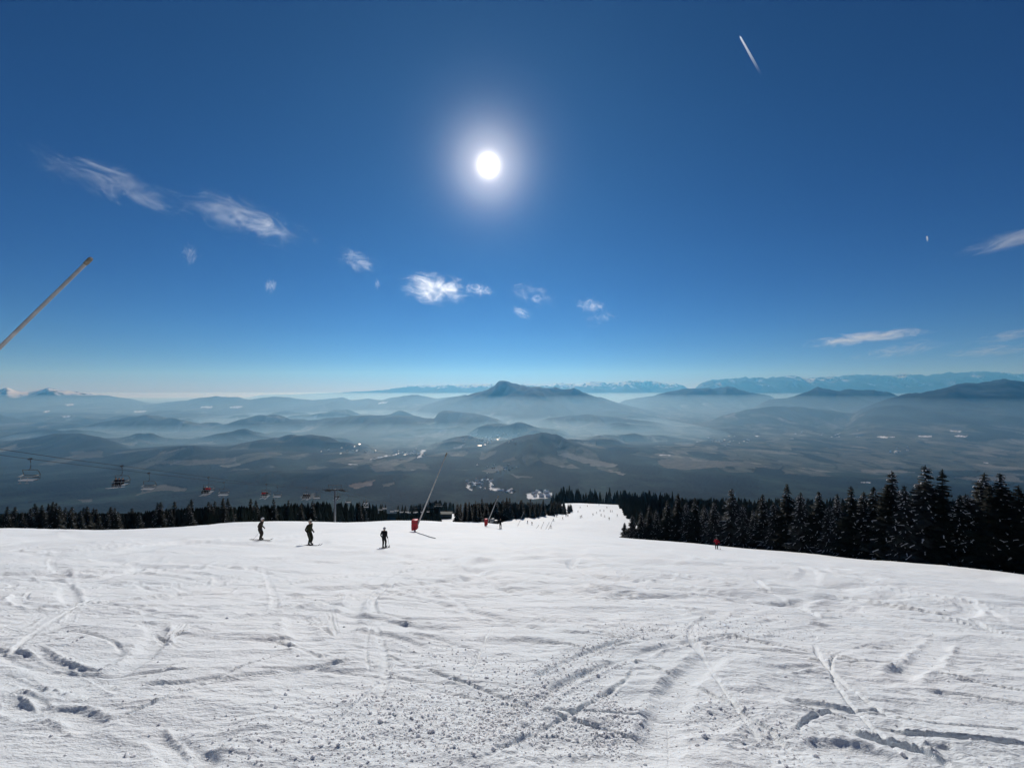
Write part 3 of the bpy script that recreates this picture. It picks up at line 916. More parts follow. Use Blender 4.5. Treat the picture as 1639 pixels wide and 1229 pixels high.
def spruce(x, y, h, kind, label, group=None, wide=1.0, z=None):
    global N_TREES
    N_TREES += 1
    cr, tr, sn = KINDS[kind]
    z = gz(x, y) if z is None else z
    e = empty("spruce_tree", (x, y, z), random.uniform(0, 2 * PI))
    k = h / 12.0
    e.scale = (k * wide, k * wide, k)
    e.rotation_euler.x = random.gauss(0, .012); e.rotation_euler.y = random.gauss(0, .012)
    tag(e, label, "tree", group)
    link("crown", cr, e); link("trunk", tr, e)
    if sn is not None: link("snow_on_boughs", sn, e)
    return e


G_RIGHT = "spruces massed beside the open piste"
L_RIGHT = "dark snow-flecked spruce in the wood beside the broad open piste"
placed = []


def free(x, y, d):
    for a, b in placed:
        if (a - x) ** 2 + (b - y) ** 2 < d * d: return False
    placed.append((x, y)); return True


def edge_at(px, off):
    """the wood's edge in a given direction, then `off` metres into it"""
    ys = np.linspace(20, 125, 2000)
    d = ux(px) * ys - edge_right(ys)
    i = np.nonzero(np.diff(np.sign(d)) != 0)[0]
    y = ys[i[0]] if len(i) else 45
    return ux(px) * y + off * .86, y + off * .5


FRONT = [(1000, 836, 3), (1012, 824, 3), (1026, 818, 4), (1041, 808, 2), (1052, 815, 4), (1068, 800, 0), (1084, 789, 2), (1099, 803, 3), (1113, 796, 0), (1128, 812, 3),
         (1142, 802, 1), (1172, 781, 1), (1190, 806, 3), (1205, 815, 6), (1222, 790, 4), (1257, 774, 0), (1238, 802, 3), (1283, 787, 3), (1310, 786, 5), (1327, 806, 3),
         (1361, 777, 0), (1342, 790, 6), (1384, 786, 3), (1400, 778, 4), (1430, 752, 1), (1416, 775, 7), (1450, 776, 3), (1482, 743, 1), (1468, 778, 6), (1509, 750, 2),
         (1497, 800, 3), (1533, 790, 4), (1566, 754, 3), (1549, 790, 1), (1602, 757, 5), (1584, 778, 7), (1628, 775, 2), (1650, 768, 5), (1690, 760, 1)]
SPECIAL = {1482: ("tallest spruce on the skyline of the dark wood, snow along its boughs", 1), 1172: ("snow-streaked spruce standing just uphill of the skier in the red jacket", 1),
           1430: ("pointed tall spruce two tops before the tallest one of the wood", 1), 1509: ("plain dark spruce close beside the tallest one on its downvalley side", 2),
           1566: ("broad snow-loaded spruce near the photo's edge, boughs white on one side", 3), 1602: ("wide dark spruce at the very edge of the photo", 5),
           1257: ("spindly black spruce rising alone over the middle of the wood", 0), 1361: ("dark double-shouldered spruce between lower frosted ones", 0),
           1000: ("smallest spruce at the tip of the wood beside the piste", 3), 1084: ("slim black spruce over the low frosted ones near the tip of the wood", 2)}
for px, top, kd in FRONT:
    off = random.uniform(3.2, 6.0) if px > 1020 else random.uniform(1, 2.5)
    x, y = edge_at(px, off)
    x = ux(px) * y
    placed.append((x, y))
    g = gz(x, y)
    h = -(top - HY) / F * y - g
    lb = SPECIAL.get(px, (L_RIGHT, kd))
    spruce(x, y, max(3.0, h), lb[1], lb[0], None if px in SPECIAL else G_RIGHT, 1.0 if h > 8 else 1.25, g)
# the rows behind the front one
n = 0
for _ in range(5000):
    if n >= 118: break
    y = random.uniform(32, 128)
    x = edge_right(y) + random.uniform(4.5, 42)
    if x / y > 1.48 or not free(x, y, 3.5): continue
    g = gz(x, y)
    px = CX + F * x / y
    lim = np.interp(px, [1000, 1050, 1100, 1200, 1300, 1400, 1500, 1639], [838, 815, 803, 797, 795, 785, 778, 780])
    h = min(random.uniform(8, 13.5), -(lim - HY + random.uniform(0, 26)) / F * y - g)
    if h < 3.5: continue
    spruce(x, y, h, random.choice((0, 1, 2, 3, 4, 5, 6, 7)), L_RIGHT, G_RIGHT, 1.0, g); n += 1
# beyond the brow on the lift side
G_LEFT = "spruces behind the brow of the slope under the chairlift"
L_LEFT = "dark spruce showing over the snowy brow below the chairlift"
n = 0
for _ in range(9000):
    if n >= 95: break
    px = random.uniform(-60, 700)
    y = crest(ux(px) * 85) + random.uniform(14, 75) + max(0, px - 480) * .8
    x = ux(px) * y
    if x > -72 and px > 330: continue
    if -74.5 < x < -58: continue
    if not free(x, y, 3.2): continue
    g = gz(x, y)
    top = np.interp(px, [0, 80, 200, 260, 330, 420, 510, 560, 600, 700], [808, 802, 807, 799, 797, 794, 788, 791, 789, 790]) + 20 * random.random() ** .9 - 1
    h = -(top - HY) / F * y - g
    if not 3.0 < h < 20: continue
    spruce(x, y, h, random.choice((0, 2, 7)), L_LEFT, G_LEFT, 1.0 if h < 12 else .8, g); n += 1
# wedge of wood between lift and piste
G_MID = "spruces in the dark clump in the middle of the piste"
L_MID = "black spruce in the dense clump between the lift and the far piste"
n = 0
for _ in range(9000):
    if n >= 60: break
    y = random.uniform(134, 310)
    x = edge_left(y) - random.uniform(.5, 14)
    px = CX + F * x / y
    if px < 731 or px > 917 or not free(x, y, 2.8): continue
    g = gz(x, y)
    top = np.interp(px, [730, 745, 770, 800, 830, 860, 917], [806, 800, 797, 794, 797, 798, 801]) + random.uniform(0, 9)
    h = -(top - HY) / F * y - g
    if not 4 < h < 17: continue
    spruce(x, y, h, random.choice((0, 2, 7, 2)), L_MID, G_MID, 1.0, g); n += 1

# the rest of the woods, countless
def small_spruce(rs):
    V, Fc = [], []
    L = 9
    for i in range(L):
        f = i / L
        z0 = f * .97; z1 = min(1.0, z0 + .20)
        r = .155 * (1 - f) ** .85 + .012
        n_ = 7
        b = len(V)
        V.append((0, 0, z1))
        for k in range(n_ * 2):
            a = PI * k / n_ + i * .7
            rr = r * (1.15 if k % 2 == 0 else .55) * rs.uniform(.75, 1.2)
            V.append((math.cos(a) * rr, math.sin(a) * rr, z0 + (.03 if k % 2 else -.02) * rs.uniform(.5, 1.5)))
        for k in range(n_ * 2):
            Fc.append((b, b + 1 + k, b + 1 + (k + 1) % (n_ * 2)))
    return np.array(V), np.array(Fc)


SM = [small_spruce(random.Random(i)) for i in range(6)]


def wood(name, pts, label):
    vs, fs, b = [], [], 0
    for x, y, z, h in pts:
        V, Fc = random.choice(SM)
        a = random.uniform(0, 2 * PI); ca, sa = math.cos(a), math.sin(a)
        w = h * random.uniform(.85, 1.2)
        vs.append(np.stack([(V[:, 0] * ca - V[:, 1] * sa) * w + x, (V[:, 0] * sa + V[:, 1] * ca) * w + y, V[:, 2] * h + z - .3], 1))
        fs.append(Fc + b); b += len(V)
    o = link(name, mesh_np(name, np.concatenate(vs), np.concatenate(fs), M_NEEDLE2))
    tag(o, label, "forest", kind='stuff')


pts = []
for _ in range(30000):
    if len(pts) >= 3600: break
    y = 118 + 420 * random.random() ** .8
    x = edge_right(y) + random.uniform(.5, 1.0) * 2 + random.random() ** 1.4 * (y * 1.35 - 60)
    if x / y > 1.45: continue
    if y < 145 and x < edge_right(y) + 5: continue
    pts.append((x, y, 0, random.uniform(7.5, 12.5)))
for _ in range(500):
    y = random.uniform(450, 640); pts.append((random.uniform(.10, .42) * y, y, 0, random.uniform(15, 23)))
for _ in range(3000):
    y = random.uniform(40, 130); x = edge_right(y) + random.uniform(30, 120)
    if x / y < 1.5 and random.random() < .35: pts.append((x, y, 0, random.uniform(7, 9.5)))
a = np.array(pts); zz = near_base(a[:, 0], a[:, 1])
wood("forest", [(p[0], p[1], z, p[3]) for p, z in zip(pts, zz)], "dense dark spruce wood running down beside the far piste")
pts = []
for _ in range(30000):
    if len(pts) >= 2300: break
    y = random.uniform(100, 520); x = random.uniform(-1.4, .2) * y
    if x > -77: continue
    if y < crest(np.array([x]))[0] + 30: continue
    px = CX + F * x / y
    top = np.interp(px, [0, 80, 200, 260, 330, 420, 510, 560, 600, 640, 700], [820, 815, 819, 811, 808, 805, 799, 800, 799, 798, 798]) + random.uniform(0, 9)
    h = -(top - HY) / F * y - gz(x, y)
    if 3.5 < h < 20: pts.append((x, y, 0, h))
for _ in range(260):
    y = random.uniform(290, 450); x = random.uniform(-.23, -.188) * y
    pts.append((x, y, 0, random.uniform(10, 17)))
for _ in range(1200):
    y = random.uniform(190, 420); x = random.uniform(-.125 * y, edge_left(y) - 6)
    px = CX + F * x / y
    top = np.interp(px, [730, 745, 770, 800, 830, 860, 917], [812, 806, 803, 800, 802, 803, 807]) + random.uniform(0, 8)
    h = -(top - HY) / F * y - gz(x, y)
    if 4 < h < 18: pts.append((x, y, 0, h))
a = np.array(pts); zz = near_base(a[:, 0], a[:, 1])
wood("forest", [(p[0], p[1], z, p[3]) for p, z in zip(pts, zz)], "dense dark spruce wood below the brow on the chairlift side")

# ------------------------------------------------------------------ people
M_SKIN = mat("skin", (.45, .27, .20), .6, var=.05)
M_BOOT = mat("boot_plastic", (.03, .03, .033), .4)
M_SKI = mat("ski_topsheet", (.05, .05, .055), .35)
M_SKIL = mat("pale_ski_base", (.55, .55, .56), .4)
M_POLE = mat("ski_pole", (.12, .12, .12), .4, .5)


def cloth(name, c): return mat(name, c, .85, var=.18, scale=9, bump=.3, spec=.15)


C_BROWN = cloth("brown_jacket", (0.0468, 0.0341, 0.0248)); C_OLIVE = cloth("olive_jacket", (0.0303, 0.0303, 0.0138)); C_BLACK = cloth("black_fabric", (.012, .013, .016))
C_RED = cloth("red_jacket", (.45, .015, .03)); C_PANTB = cloth("brown_trousers", (0.0413, 0.0319, 0.0248)); C_PANTO = cloth("olive_trousers", (0.0275, 0.0286, 0.0143))
C_NAVY = cloth("navy_jacket", (.018, .022, .04)); C_GREY = cloth("grey_fabric", (.10, .10, .11))
C_HELMW = mat("white_helmet", (.75, .75, .74), .35, var=.04); C_HELMB = mat("beige_helmet", (.42, .38, .30), .4, var=.05); C_HELMD = mat("dark_helmet", (.03, .03, .035), .35)
C_HELMG = mat("grey_helmet", (.34, .36, .38), .4, var=.05)


def body_mesh(J, H, mats, fingers=True, bulk=1.0):
    """one continuous figure from its joints. J: joint -> point; mats: jacket, trousers, boots, skin, gloves"""
    s = H / 1.75
    vs, es, rad = [], [], []

    def v(p, r):
        vs.append(Vector(p)); rad.append((r[0] * s, r[1] * s) if isinstance(r, tuple) else (r * s, r * s)); return len(vs) - 1

    def e(a, b): es.append((a, b))
    pel = v(J['pelvis'], (.155 * bulk, .125 * bulk))
    waist = v(Vector(J['pelvis']).lerp(Vector(J['chest']), .5), (.16 * bulk, .13 * bulk)); e(pel, waist)
    ch = v(J['chest'], (.185 * bulk, .14 * bulk)); e(waist, ch)
    nk = v(J['neck'], .075); e(ch, nk)
    hd0 = v(Vector(J['neck']).lerp(Vector(J['head']), .55), .085); e(nk, hd0)
    hd = v(J['head'], (.098, .108)); e(hd0, hd)
    tp = v(Vector(J['head']) + (Vector(J['head']) - Vector(J['neck'])).normalized() * .09 * s, .07); e(hd, tp)
    ns = v(Vector(J['head']) + Vector(J['face']) * .115 * s - Vector((0, 0, .02 * s)), .022); e(hd, ns)
    for sd in ('l', 'r'):
        sh = v(J['sh_' + sd], .085 * bulk); e(ch, sh)
        el = v(J['el_' + sd], .062 * bulk); e(sh, el)
        wr = v(J['ha_' + sd], .043); e(el, wr)
        d = (Vector(J['ha_' + sd]) - Vector(J['el_' + sd])).normalized()
        a = d.cross(Vector((0, 0, 1)))
        a = a.normalized() if a.length > .1 else Vector((1, 0, 0))
        pm = v(Vector(J['ha_' + sd]) + d * .07 * s, (.045, .028)); e(wr, pm)
        if fingers:
            c = d.cross(a).normalized()
            for k, (o, l) in enumerate(((-.033, .075), (-.011, .085), (.011, .08), (.033, .062))):
                f0 = v(Vector(vs[pm]) + a * o * s + d * .03 * s, .0115); e(pm, f0)
                f1 = v(vs[f0] + (d * .7 + c * .7) * l * .5 * s, .0105); e(f0, f1)
                f2 = v(vs[f1] + (c * .9 - d * .3) * l * .5 * s, .009); e(f1, f2)
            t0 = v(Vector(J['ha_' + sd]) + d * .03 * s + a * .05 * s, .013); e(wr, t0)
            t1 = v(vs[t0] + (d * .6 + c * .5 + a * .2) * .045 * s, .011); e(t0, t1)
        hp = v(J['hip_' + sd], .115 * bulk); e(pel, hp)
        kn = v(J['kn_' + sd], .085 * bulk); e(hp, kn)
        an = v(J['an_' + sd], .066); e(kn, an)
        to = v(J['toe_' + sd], (.052, .045)); e(an, to)
    me = bpy.data.meshes.new("tmp"); me.from_pydata(vs, es, [])
    o = bpy.data.objects.new("tmp", me); COL.objects.link(o)
    o.modifiers.new("skin", 'SKIN')
    for i, d in enumerate(me.skin_vertices[0].data):
        d.radius = rad[i]; d.use_root = (i == 0)
    sub = o.modifiers.new("sub", 'SUBSURF'); sub.levels = 1; sub.render_levels = 1
    dg = bpy.context.evaluated_depsgraph_get(); dg.update()
    out = bpy.data.meshes.new_from_object(o.evaluated_get(dg))
    bpy.data.objects.remove(o); bpy.data.meshes.remove(me)
    out.materials.clear()
    for m_ in mats: out.materials.append(m_)
    hip = (Vector(J['hip_l']) + Vector(J['hip_r'])) / 2
    for p in out.polygons:
        c = p.center; p.use_smooth = True
        dist = {k: (c - Vector(J[k])).length for k in ('head', 'ha_l', 'ha_r', 'toe_l', 'toe_r', 'an_l', 'an_r')}
        leg = min((c - Vector(J[k])).length for k in ('kn_l', 'kn_r', 'hip_l', 'hip_r', 'an_l', 'an_r'))
        tor = min((c - Vector(J[k])).length for k in ('chest', 'sh_l', 'sh_r', 'el_l', 'el_r', 'neck', 'pelvis'))
        if dist['head'] < .16 * s and (c - Vector(J['neck'])).length > .06 * s: p.material_index = 3
        elif min(dist['ha_l'], dist['ha_r']) < .13 * s: p.material_index = 4
        elif min(dist['toe_l'], dist['toe_r']) < .16 * s or min(dist['an_l'], dist['an_r']) < .16 * s: p.material_index = 2
        elif leg < tor: p.material_index = 1
        else: p.material_index = 0
    out.name = "body"
    return out


def helmet(J, H, m_, parent):
    s = H / 1.75
    b = bmesh.new(); bmesh.ops.create_icosphere(b, subdivisions=3, radius=1)
    f = Vector(J['face'])
    bmesh.ops.delete(b, geom=[x for x in b.verts if x.co.z < -.35 or (x.co.dot(f) > .35 and x.co.z < .25)], context='VERTS')
    for x in b.verts: x.co = Vector((x.co.x * .122 * s, x.co.y * .122 * s, x.co.z * .13 * s)) + Vector(J['head']) + Vector((0, 0, .03 * s))
    r = bmesh.ops.solidify(b, geom=b.faces[:], thickness=.012)
    me = bpy.data.meshes.new("helmet"); b.to_mesh(me); b.free(); me.materials.append(m_)
    for p in me.polygons: p.use_smooth = True
    link("helmet", me, parent)
    g = MB(); hd = Vector(J['head']) + f * .105 * s + Vector((0, 0, .02 * s)); a = f.cross(Vector((0, 0, 1))).normalized()
    R = Matrix((a, f, Vector((0, 0, 1)))).transposed()
    g.box(hd, (.16 * s, .05 * s, .07 * s), R)
    g.build("goggles", C_HELMD, parent)


def standing(H, lean, kneef, arm='down', face=(1, 0, 0), spread=.11, turn=0.0):
    """joints of a skier standing with bent knees, looking along +x"""
    s = H / 1.75
    J = dict(pelvis=(-.10 * kneef, 0, .90), chest=(-.10 * kneef + lean * .40, 0, 1.29), neck=(-.10 * kneef + lean * .58, 0, 1.47), head=(-.08 * kneef + lean * .66, 0, 1.63), face=face)
    for sd, g in (('l', 1), ('r', -1)):
        J['hip_' + sd] = (-.09 * kneef, g * .095, .87)
        J['kn_' + sd] = (.16 * kneef, g * spread, .50)
        J['an_' + sd] = (-.02, g * spread, .13)
        J['toe_' + sd] = (.17, g * spread, .07)
        c = Vector(J['chest'])
        J['sh_' + sd] = (c.x + .02, g * .205, 1.42)
        if arm == 'down':
            J['el_' + sd] = (c.x - .12, g * .255, 1.14); J['ha_' + sd] = (c.x + .08, g * .235, .93)
        else:
            J['el_' + sd] = (c.x - .02, g * .33, 1.16); J['ha_' + sd] = (c.x + .24, g * .32, 1.06)
    return {k: (Vector(p) * s if k != 'face' else Vector(p)) for k, p in J.items()}


def slope_rot(x, y, heading):
    """orientation of something lying on the snow with its +x along the heading"""
    e_ = .5
    n = Vector((-(gz(x + e_, y) - gz(x - e_, y)) / (2 * e_), -(gz(x, y + e_) - gz(x, y - e_)) / (2 * e_), 1)).normalized()
    h = Vector((math.cos(heading), math.sin(heading), 0)); h = (h - n * h.dot(n)).normalized()
    return Matrix((h, n.cross(h), n)).transposed()


SKI_ME = None


def ski_mesh(L=1.65, w=.09):
    m_ = MB()
    prof = []
    for i in range(13):
        t = -0.46 + i / 12
        x = t * L
        z = .015 + (.13 * max(0, (t - .42) / .12) ** 1.6 if t > .42 else 0) + (.02 if t < -.44 else 0)
        ww = w * (.5 + .12 * abs(t) * 2) * (1 if t < .48 else max(.25, 1 - (t - .48) * 12))
        prof.append((x, z, ww))
    vs = []
    for x, z, ww in prof: vs += [(x, -ww, z), (x, ww, z), (x, ww, z + .016), (x, -ww, z + .016)]
    fs = []
    for i in range(12):
        a, b = 4 * i, 4 * i + 4
        for k in range(4): fs.append((a + k, a + (k + 1) % 4, b + (k + 1) % 4, b + k))
    fs += [(3, 2, 1, 0), (48, 49, 50, 51)]
    m_.add(vs, fs)
    m_.box((.02, 0, .05), (.30, .07, .05))      # binding
    return m_


def put_skier(px, py, H, J, mats, helm, heading, label, ski_label, pole_label, pole_side='r', pole_pts=None, pos=None):
    g = ground(px, py) if pos is None else pos
    g.z = snow_z(g.x, g.y)
    R = slope_rot(g.x, g.y, heading)
    e = empty("person", g, 0)
    e.rotation_euler = (0, 0, heading)
    tag(e, label, "person")
    body = link("body", body_mesh(J, H, mats), e)
    helmet(J, H, helm, e)
    s = H / 1.75
    for i, sd in enumerate(('l', 'r')):
        base = Vector(J['an_' + sd]); off = Matrix.Rotation(heading, 3, 'Z') @ Vector((base.x, base.y, 0))
        p = Vector((g.x + off.x, g.y + off.y, 0)); p.z = snow_z(p.x, p.y)
        k = link("ski", ski_mesh(1.62 * s, .085).mesh("ski", M_SKI, False))
        k.matrix_world = Matrix.Translation(p) @ R.to_4x4()
        tag(k, ski_label[i], "ski")
    for sd, tip in (pole_pts or {}).items():
        hp = Vector(J['ha_' + sd]); rot = Matrix.Rotation(heading, 3, 'Z')
        hw = g + rot @ hp + rot @ Vector((.05, 0, -.02))
        tp = Vector(tip); tw = g + rot @ tp; tw.z = snow_z(tw.x, tw.y) + .02
        m_ = MB(); d = (tw - hw).normalized()
        m_.tube([hw - d * .09 - hw, tw - hw], [.011, .006], 6)
        m_.tube([hw - d * .10 - hw, hw + d * .05 - hw], .018, 6)
        m_.tube([tw - d * .07 - hw, tw - d * .06 - hw], [.045, .045], 8)
        k = m_.build("ski_pole", M_POLE)
        k.location = hw
        tag(k, pole_label[sd], "ski pole")
    return e


J1 = standing(1.74, .30, .62)
put_skier(417, 863, 1.74, J1, [C_BROWN, C_PANTB, M_BOOT, M_SKIN, C_BLACK], C_HELMW, math.radians(8),
          "standing skier in a brown suit and white helmet, furthest from the red snow lance",
          ("uphill ski of the skier in the brown suit", "ski nearer the camera under the skier in the brown suit"),
          {'r': "thin pole trailing behind the skier in the brown suit"}, pole_pts={'r': (-.42, -.28, 0)})
J2 = standing(1.80, .10, .62)
put_skier(496, 870, 1.80, J2, [C_OLIVE, C_PANTO, M_BOOT, M_SKIN, C_BLACK], C_HELMB, math.radians(-12),
          "standing skier in an olive suit and beige helmet, the middle of three people",
          ("ski on the valley side of the skier in the olive suit", "ski on the camera side of the skier in the olive suit"),
          {'r': "thin pole planted in front of the skier in the olive suit"}, pole_pts={'r': (.48, -.30, 0)})
J3 = standing(1.36, .12, .5)
put_skier(615, 877, 1.36, J3, [C_BLACK, C_BLACK, M_BOOT, M_SKIN, C_BLACK], C_HELMG, math.radians(86),
          "child skier all in black seen from behind, with a grey helmet",
          ("ski on the lift side under the child in black", "ski on the wood side under the child in black"),
          {'r': "slim pole standing beside the child in black"}, pole_pts={'r': (.02, -.36, 0)})
J4 = standing(1.72, .95, 1.7, 'out')
for k in ('chest', 'neck', 'head', 'sh_l', 'sh_r', 'el_l', 'el_r', 'ha_l', 'ha_r'):
    J4[k] = J4[k] + Vector((0, 0, -.30 - (.08 if k in ('neck', 'head') else 0)))
J4['pelvis'] = J4['pelvis'] + Vector((-.1, 0, -.2)); J4['hip_l'] += Vector((-.1, 0, -.2)); J4['hip_r'] += Vector((-.1, 0, -.2))
put_skier(1147, 877, 1.72, J4, [C_RED, C_BLACK, M_BOOT, M_SKIN, C_BLACK], C_HELMD, math.radians(60),
          "crouching skier in a bright red jacket racing past the dark wood",
          ("outer ski of the racing skier in red", "inner ski of the racing skier in red"), {'r': "pole held by the racing skier in red"}, pole_pts={'r': (-.5, -.45, 0)})

# skiers far down the piste
FARP = {}
for nm, mats_ in (("dark", [C_BLACK, C_BLACK, M_BOOT, M_SKIN, C_BLACK]), ("navy", [C_NAVY, C_GREY, M_BOOT, M_SKIN, C_BLACK]), ("red", [C_RED, C_BLACK, M_BOOT, M_SKIN, C_BLACK])):
    J = standing(1.75, .4, 1.1, 'out')
    FARP[nm] = (body_mesh(J, 1.75, mats_, False), J)
SKP = MB()
SKP.v, SKP.f, SKP.m = [], [], []
for g in (.11, -.11):
    q = ski_mesh(1.65, .085); SKP.add([(x, y + g, z) for x, y, z in q.v], q.f)
SKPAIR = SKP.mesh("skis", M_SKI)
G_FAR = "skiers scattered far down the piste"
far_list = [(801, 844.5, "dark", "lone dark skier beside the middle snow lance with the red pad"), (851.5, 840, "dark", None), (844.5, 838, "navy", None), (882, 845.5, "dark", "dark skier just past the row of thin leaning poles"),
            (886, 834.5, "dark", None), (888, 827, "navy", None), (891, 828, "dark", None), (900.6, 831.5, "dark", None), (906, 827, "navy", None), (909, 827, "dark", None),
            (949, 825, "dark", None), (975, 832, "dark", "nearest large dark skier at the drop-off edge of the far piste"), (988, 826.5, "dark", "dark skier close to the trees at the narrow part of the far piste"), (980, 819.5, "dark", None), (977, 819.5, "navy", None), (929, 829, "navy", None),
            (931, 828, "dark", None), (962, 826, "dark", None), (968, 828, "navy", None), (960.5, 818.5, "dark", None), (966.6, 819, "dark", None), (971.5, 813.5, "dark", None), (958.7, 809, "navy", None), (955, 822, "navy", None),
            (928.5, 813, "dark", None), (925, 820, "dark", None), (943, 806, "dark", None), (940, 811, "red", None)]
for px, py, nm, lb in far_list:
    g = ground(px, py); g.z = snow_z(g.x, g.y)
    e = empty("person", g, random.uniform(0, 2 * PI))
    k = random.uniform(.9, 1.05); e.scale = (k, k, k)
    tag(e, lb or "tiny skier in dark clothes far down the piste", "person", None if lb else G_FAR)
    link("body", FARP[nm][0], e)
    s = link("skis", SKPAIR)
    s.matrix_world = Matrix.Translation(g + Vector((0, 0, .01))) @ slope_rot(g.x, g.y, e.rotation_euler.z).to_4x4()
    tag(s, "skis of " + (lb and "the " + " ".join(lb.split()[:13]) or "tiny far skier on the distant piste"), "skis", None if lb else "skis of the far skiers")

# ------------------------------------------------------------------ snow lances
def snow_lance(base, tip, r0, r1, label, pad=None, head=.35, headr=1.5, stand=True):
    e = empty("snow_lance", base); tag(e, label, "snow lance")
    d = (Vector(tip) - Vector(base)); n_ = d.normalized(); L = d.length
    m_ = MB(); m_.tube([n_ * .9, n_ * L * .5, n_ * (L - head)], [r0, (r0 + r1) / 2, r1], 10); m_.build("pole", M_LANCE, e, True)
    h = MB(); h.tube([n_ * (L - head), n_ * (L - head * .9), n_ * (L - .03), n_ * L], [r1 * 1.1, r1 * headr, r1 * headr, r1 * .9], 10)
    for k in range(3):
        p = n_ * (L - head * (.25 + .25 * k)); h.tube([p - n_ * .012, p + n_ * .012], r1 * headr * 1.12, 10)
    h.build("nozzle_head", M_LANCEHEAD, e, False)
    if not stand:
        m_ = MB(); m_.tube([n_ * -.3, n_ * .95], r0, 10); m_.build('stand', M_STEEL, e, True)
        return e
    b = MB(); b.tube([(0, 0, -.5), (0, 0, 1.25)], r0 * 1.25, 10); b.tube([Vector((0, 0, 1.2)) , n_ * 1.5], r0 * 1.15, 10); b.box((0, 0, 1.2), (r0 * 4, r0 * 4, .22)); b.build("stand", M_STEEL, e)
    if pad:
        w, h0, h1 = pad
        q = MB()
        ang = [k * PI / 8 for k in range(16)]
        ring = [(w / 2 * (abs(math.cos(a)) ** .45) * (1 if math.cos(a) > 0 else -1), w / 2 * (abs(math.sin(a)) ** .45) * (1 if math.sin(a) > 0 else -1)) for a in ang]
        lv = [(h0, .90), (h0 + .06, 1.0), ((h0 + h1) / 2, 1.03), (h1 - .06, 1.0), (h1, .88)]
        vs = [(x * s, y * s, z + (.16 * x / w if z < h0 + .1 else 0)) for z, s in lv for x, y in ring]
        fs = [(16 * i + k, 16 * i + (k + 1) % 16, 16 * i + 16 + (k + 1) % 16, 16 * i + 16 + k) for i in range(4) for k in range(16)] + [tuple(range(15, -1, -1)), tuple(range(64, 80))]
        q.add(vs, fs); p = q.build("safety_pad", M_REDPAD, e, True)
        st = MB()
        for z in (h0 + .35, h1 - .35):
            st.add([(x * 1.045, y * 1.045, z + dz) for dz in (-.03, .03) for x, y in ring], [(k, (k + 1) % 16, 16 + (k + 1) % 16, 16 + k) for k in range(16)])
        st.build("strap", M_DARKSTEEL, p)
    return e


def at(px, py, d): return Vector((ux(px) * d, d, -(py - HY) / F * d))


d = 8.6
tipA = at(146.5, 413, d); dirA = (tipA - at(0, 556, d)).normalized()
t_ = 0.0
pA = tipA.copy()
while pA.z > gz(pA.x, pA.y) and t_ < 30: t_ += .05; pA = tipA - dirA * t_
snow_lance(pA, tipA, .046, .033, "long grey snow lance tilted up across the empty sky, cut off by the picture's edge", None, .20, 1.2)
bB = ground(664, 848); bB.z = snow_z(bB.x, bB.y)
eB = snow_lance(bB, at(715.5, 724.5, bB.y), .10, .065, "nearest snow lance with a big red pad round its foot, leaning over the valley", (.84, .35, 1.65), .5, 1.4)
bC = ground(778, 841.5); bC.z = snow_z(bC.x, bC.y)
snow_lance(bC, at(798, 793, bC.y), .085, .06, "smaller snow lance with a dull red pad in front of the dark clump of spruces", (.62, .2, 1.35), .5, 1.4)
for (a, b, c, d_, lb) in ((826, 847.5, 839, 818, "tall bare lance alone between the red-padded lance and the row of thin poles"),
                          (856, 849, 862.5, 840, "shortest of the row of thin leaning poles at the brow"), (864.5, 849.5, 870.5, 835, "thin leaning pole beside the shortest one of the row"),
                          (872, 850, 879, 835.5, "thin leaning pole third from the shortest in the row"), (877, 849, 885, 832, "longest of the row of thin leaning poles, next to a skier")):
    y = 122.0; g = Vector((ux(a) * y, y, 0)); g.z = snow_z(g.x, y)
    tp = at(c, d_, y); bt = at(a, b, y); k = (tp - bt) / (tp.z - bt.z); bt = bt + k * (g.z - bt.z)
    snow_lance(bt, tp, .07, .05, lb, None, .3, 1.4, False)
# hose on the snow from the near lance
hp = [Vector((bB.x, bB.y, snow_z(bB.x, bB.y) + .05))]
for px, py in ((667, 850), (672, 853), (680, 856), (688, 859), (697, 862)):
    g = ground(px, py); g.z = snow_z(g.x, g.y) + .05; hp.append(g)
m_ = MB(); m_.tube([p - bB for p in hp], .028, 6); o = m_.build("water_hose", M_CABLE); o.location = bB
tag(o, "dark hose lying on the snow from the foot of the near red-padded lance", "hose")

# fan snow gun by the clump of spruces
g = at(788, 829, 150); g.x = ux(788) * 150; g.z = snow_z(g.x, 150)
e = empty("snow_cannon", g); tag(e, "small grey fan snow cannon in front of the dark clump of spruces", "snow cannon")
q = MB(); q.tube([(-.9, -.1, 1.7), (-.8, -.1, 1.7), (.7, .3, 1.9), (.8, .3, 1.9)], [.62, .72, .60, .5], 16); q.build("barrel", M_STEEL, e, True)
q = MB()
for a in (0, 2 * PI / 3, 4 * PI / 3): q.tube([(0, 0, 1.0), (math.cos(a) * .9, math.sin(a) * .9, -.1)], .05, 6)
q.tube([(0, 0, .9), (0, 0, 1.5)], .08, 8); q.build("stand", M_DARKSTEEL, e)
q = MB(); q.box((1.4, .3, 1.1), (1.0, .8, 1.3)); q.build("control_box", M_DARKSTEEL, e)

# ------------------------------------------------------------------ chairlift
LX1, LX2 = -69.0, -63.6
cable_y = [12, 40, 55, 73, 92, 115, 144, 166, 184, 202, 220, 240, 260, 315, 345, 420, 520]
cable_z = [4.0, -4.6, -9.8, -15.7, -22.0, -28.8, -37.4, -45.6, -53, -59.6, -66.2, -73, -79.6, -96, -104, -126, -168]


def cz(y): return float(np.interp(y, cable_y, cable_z))


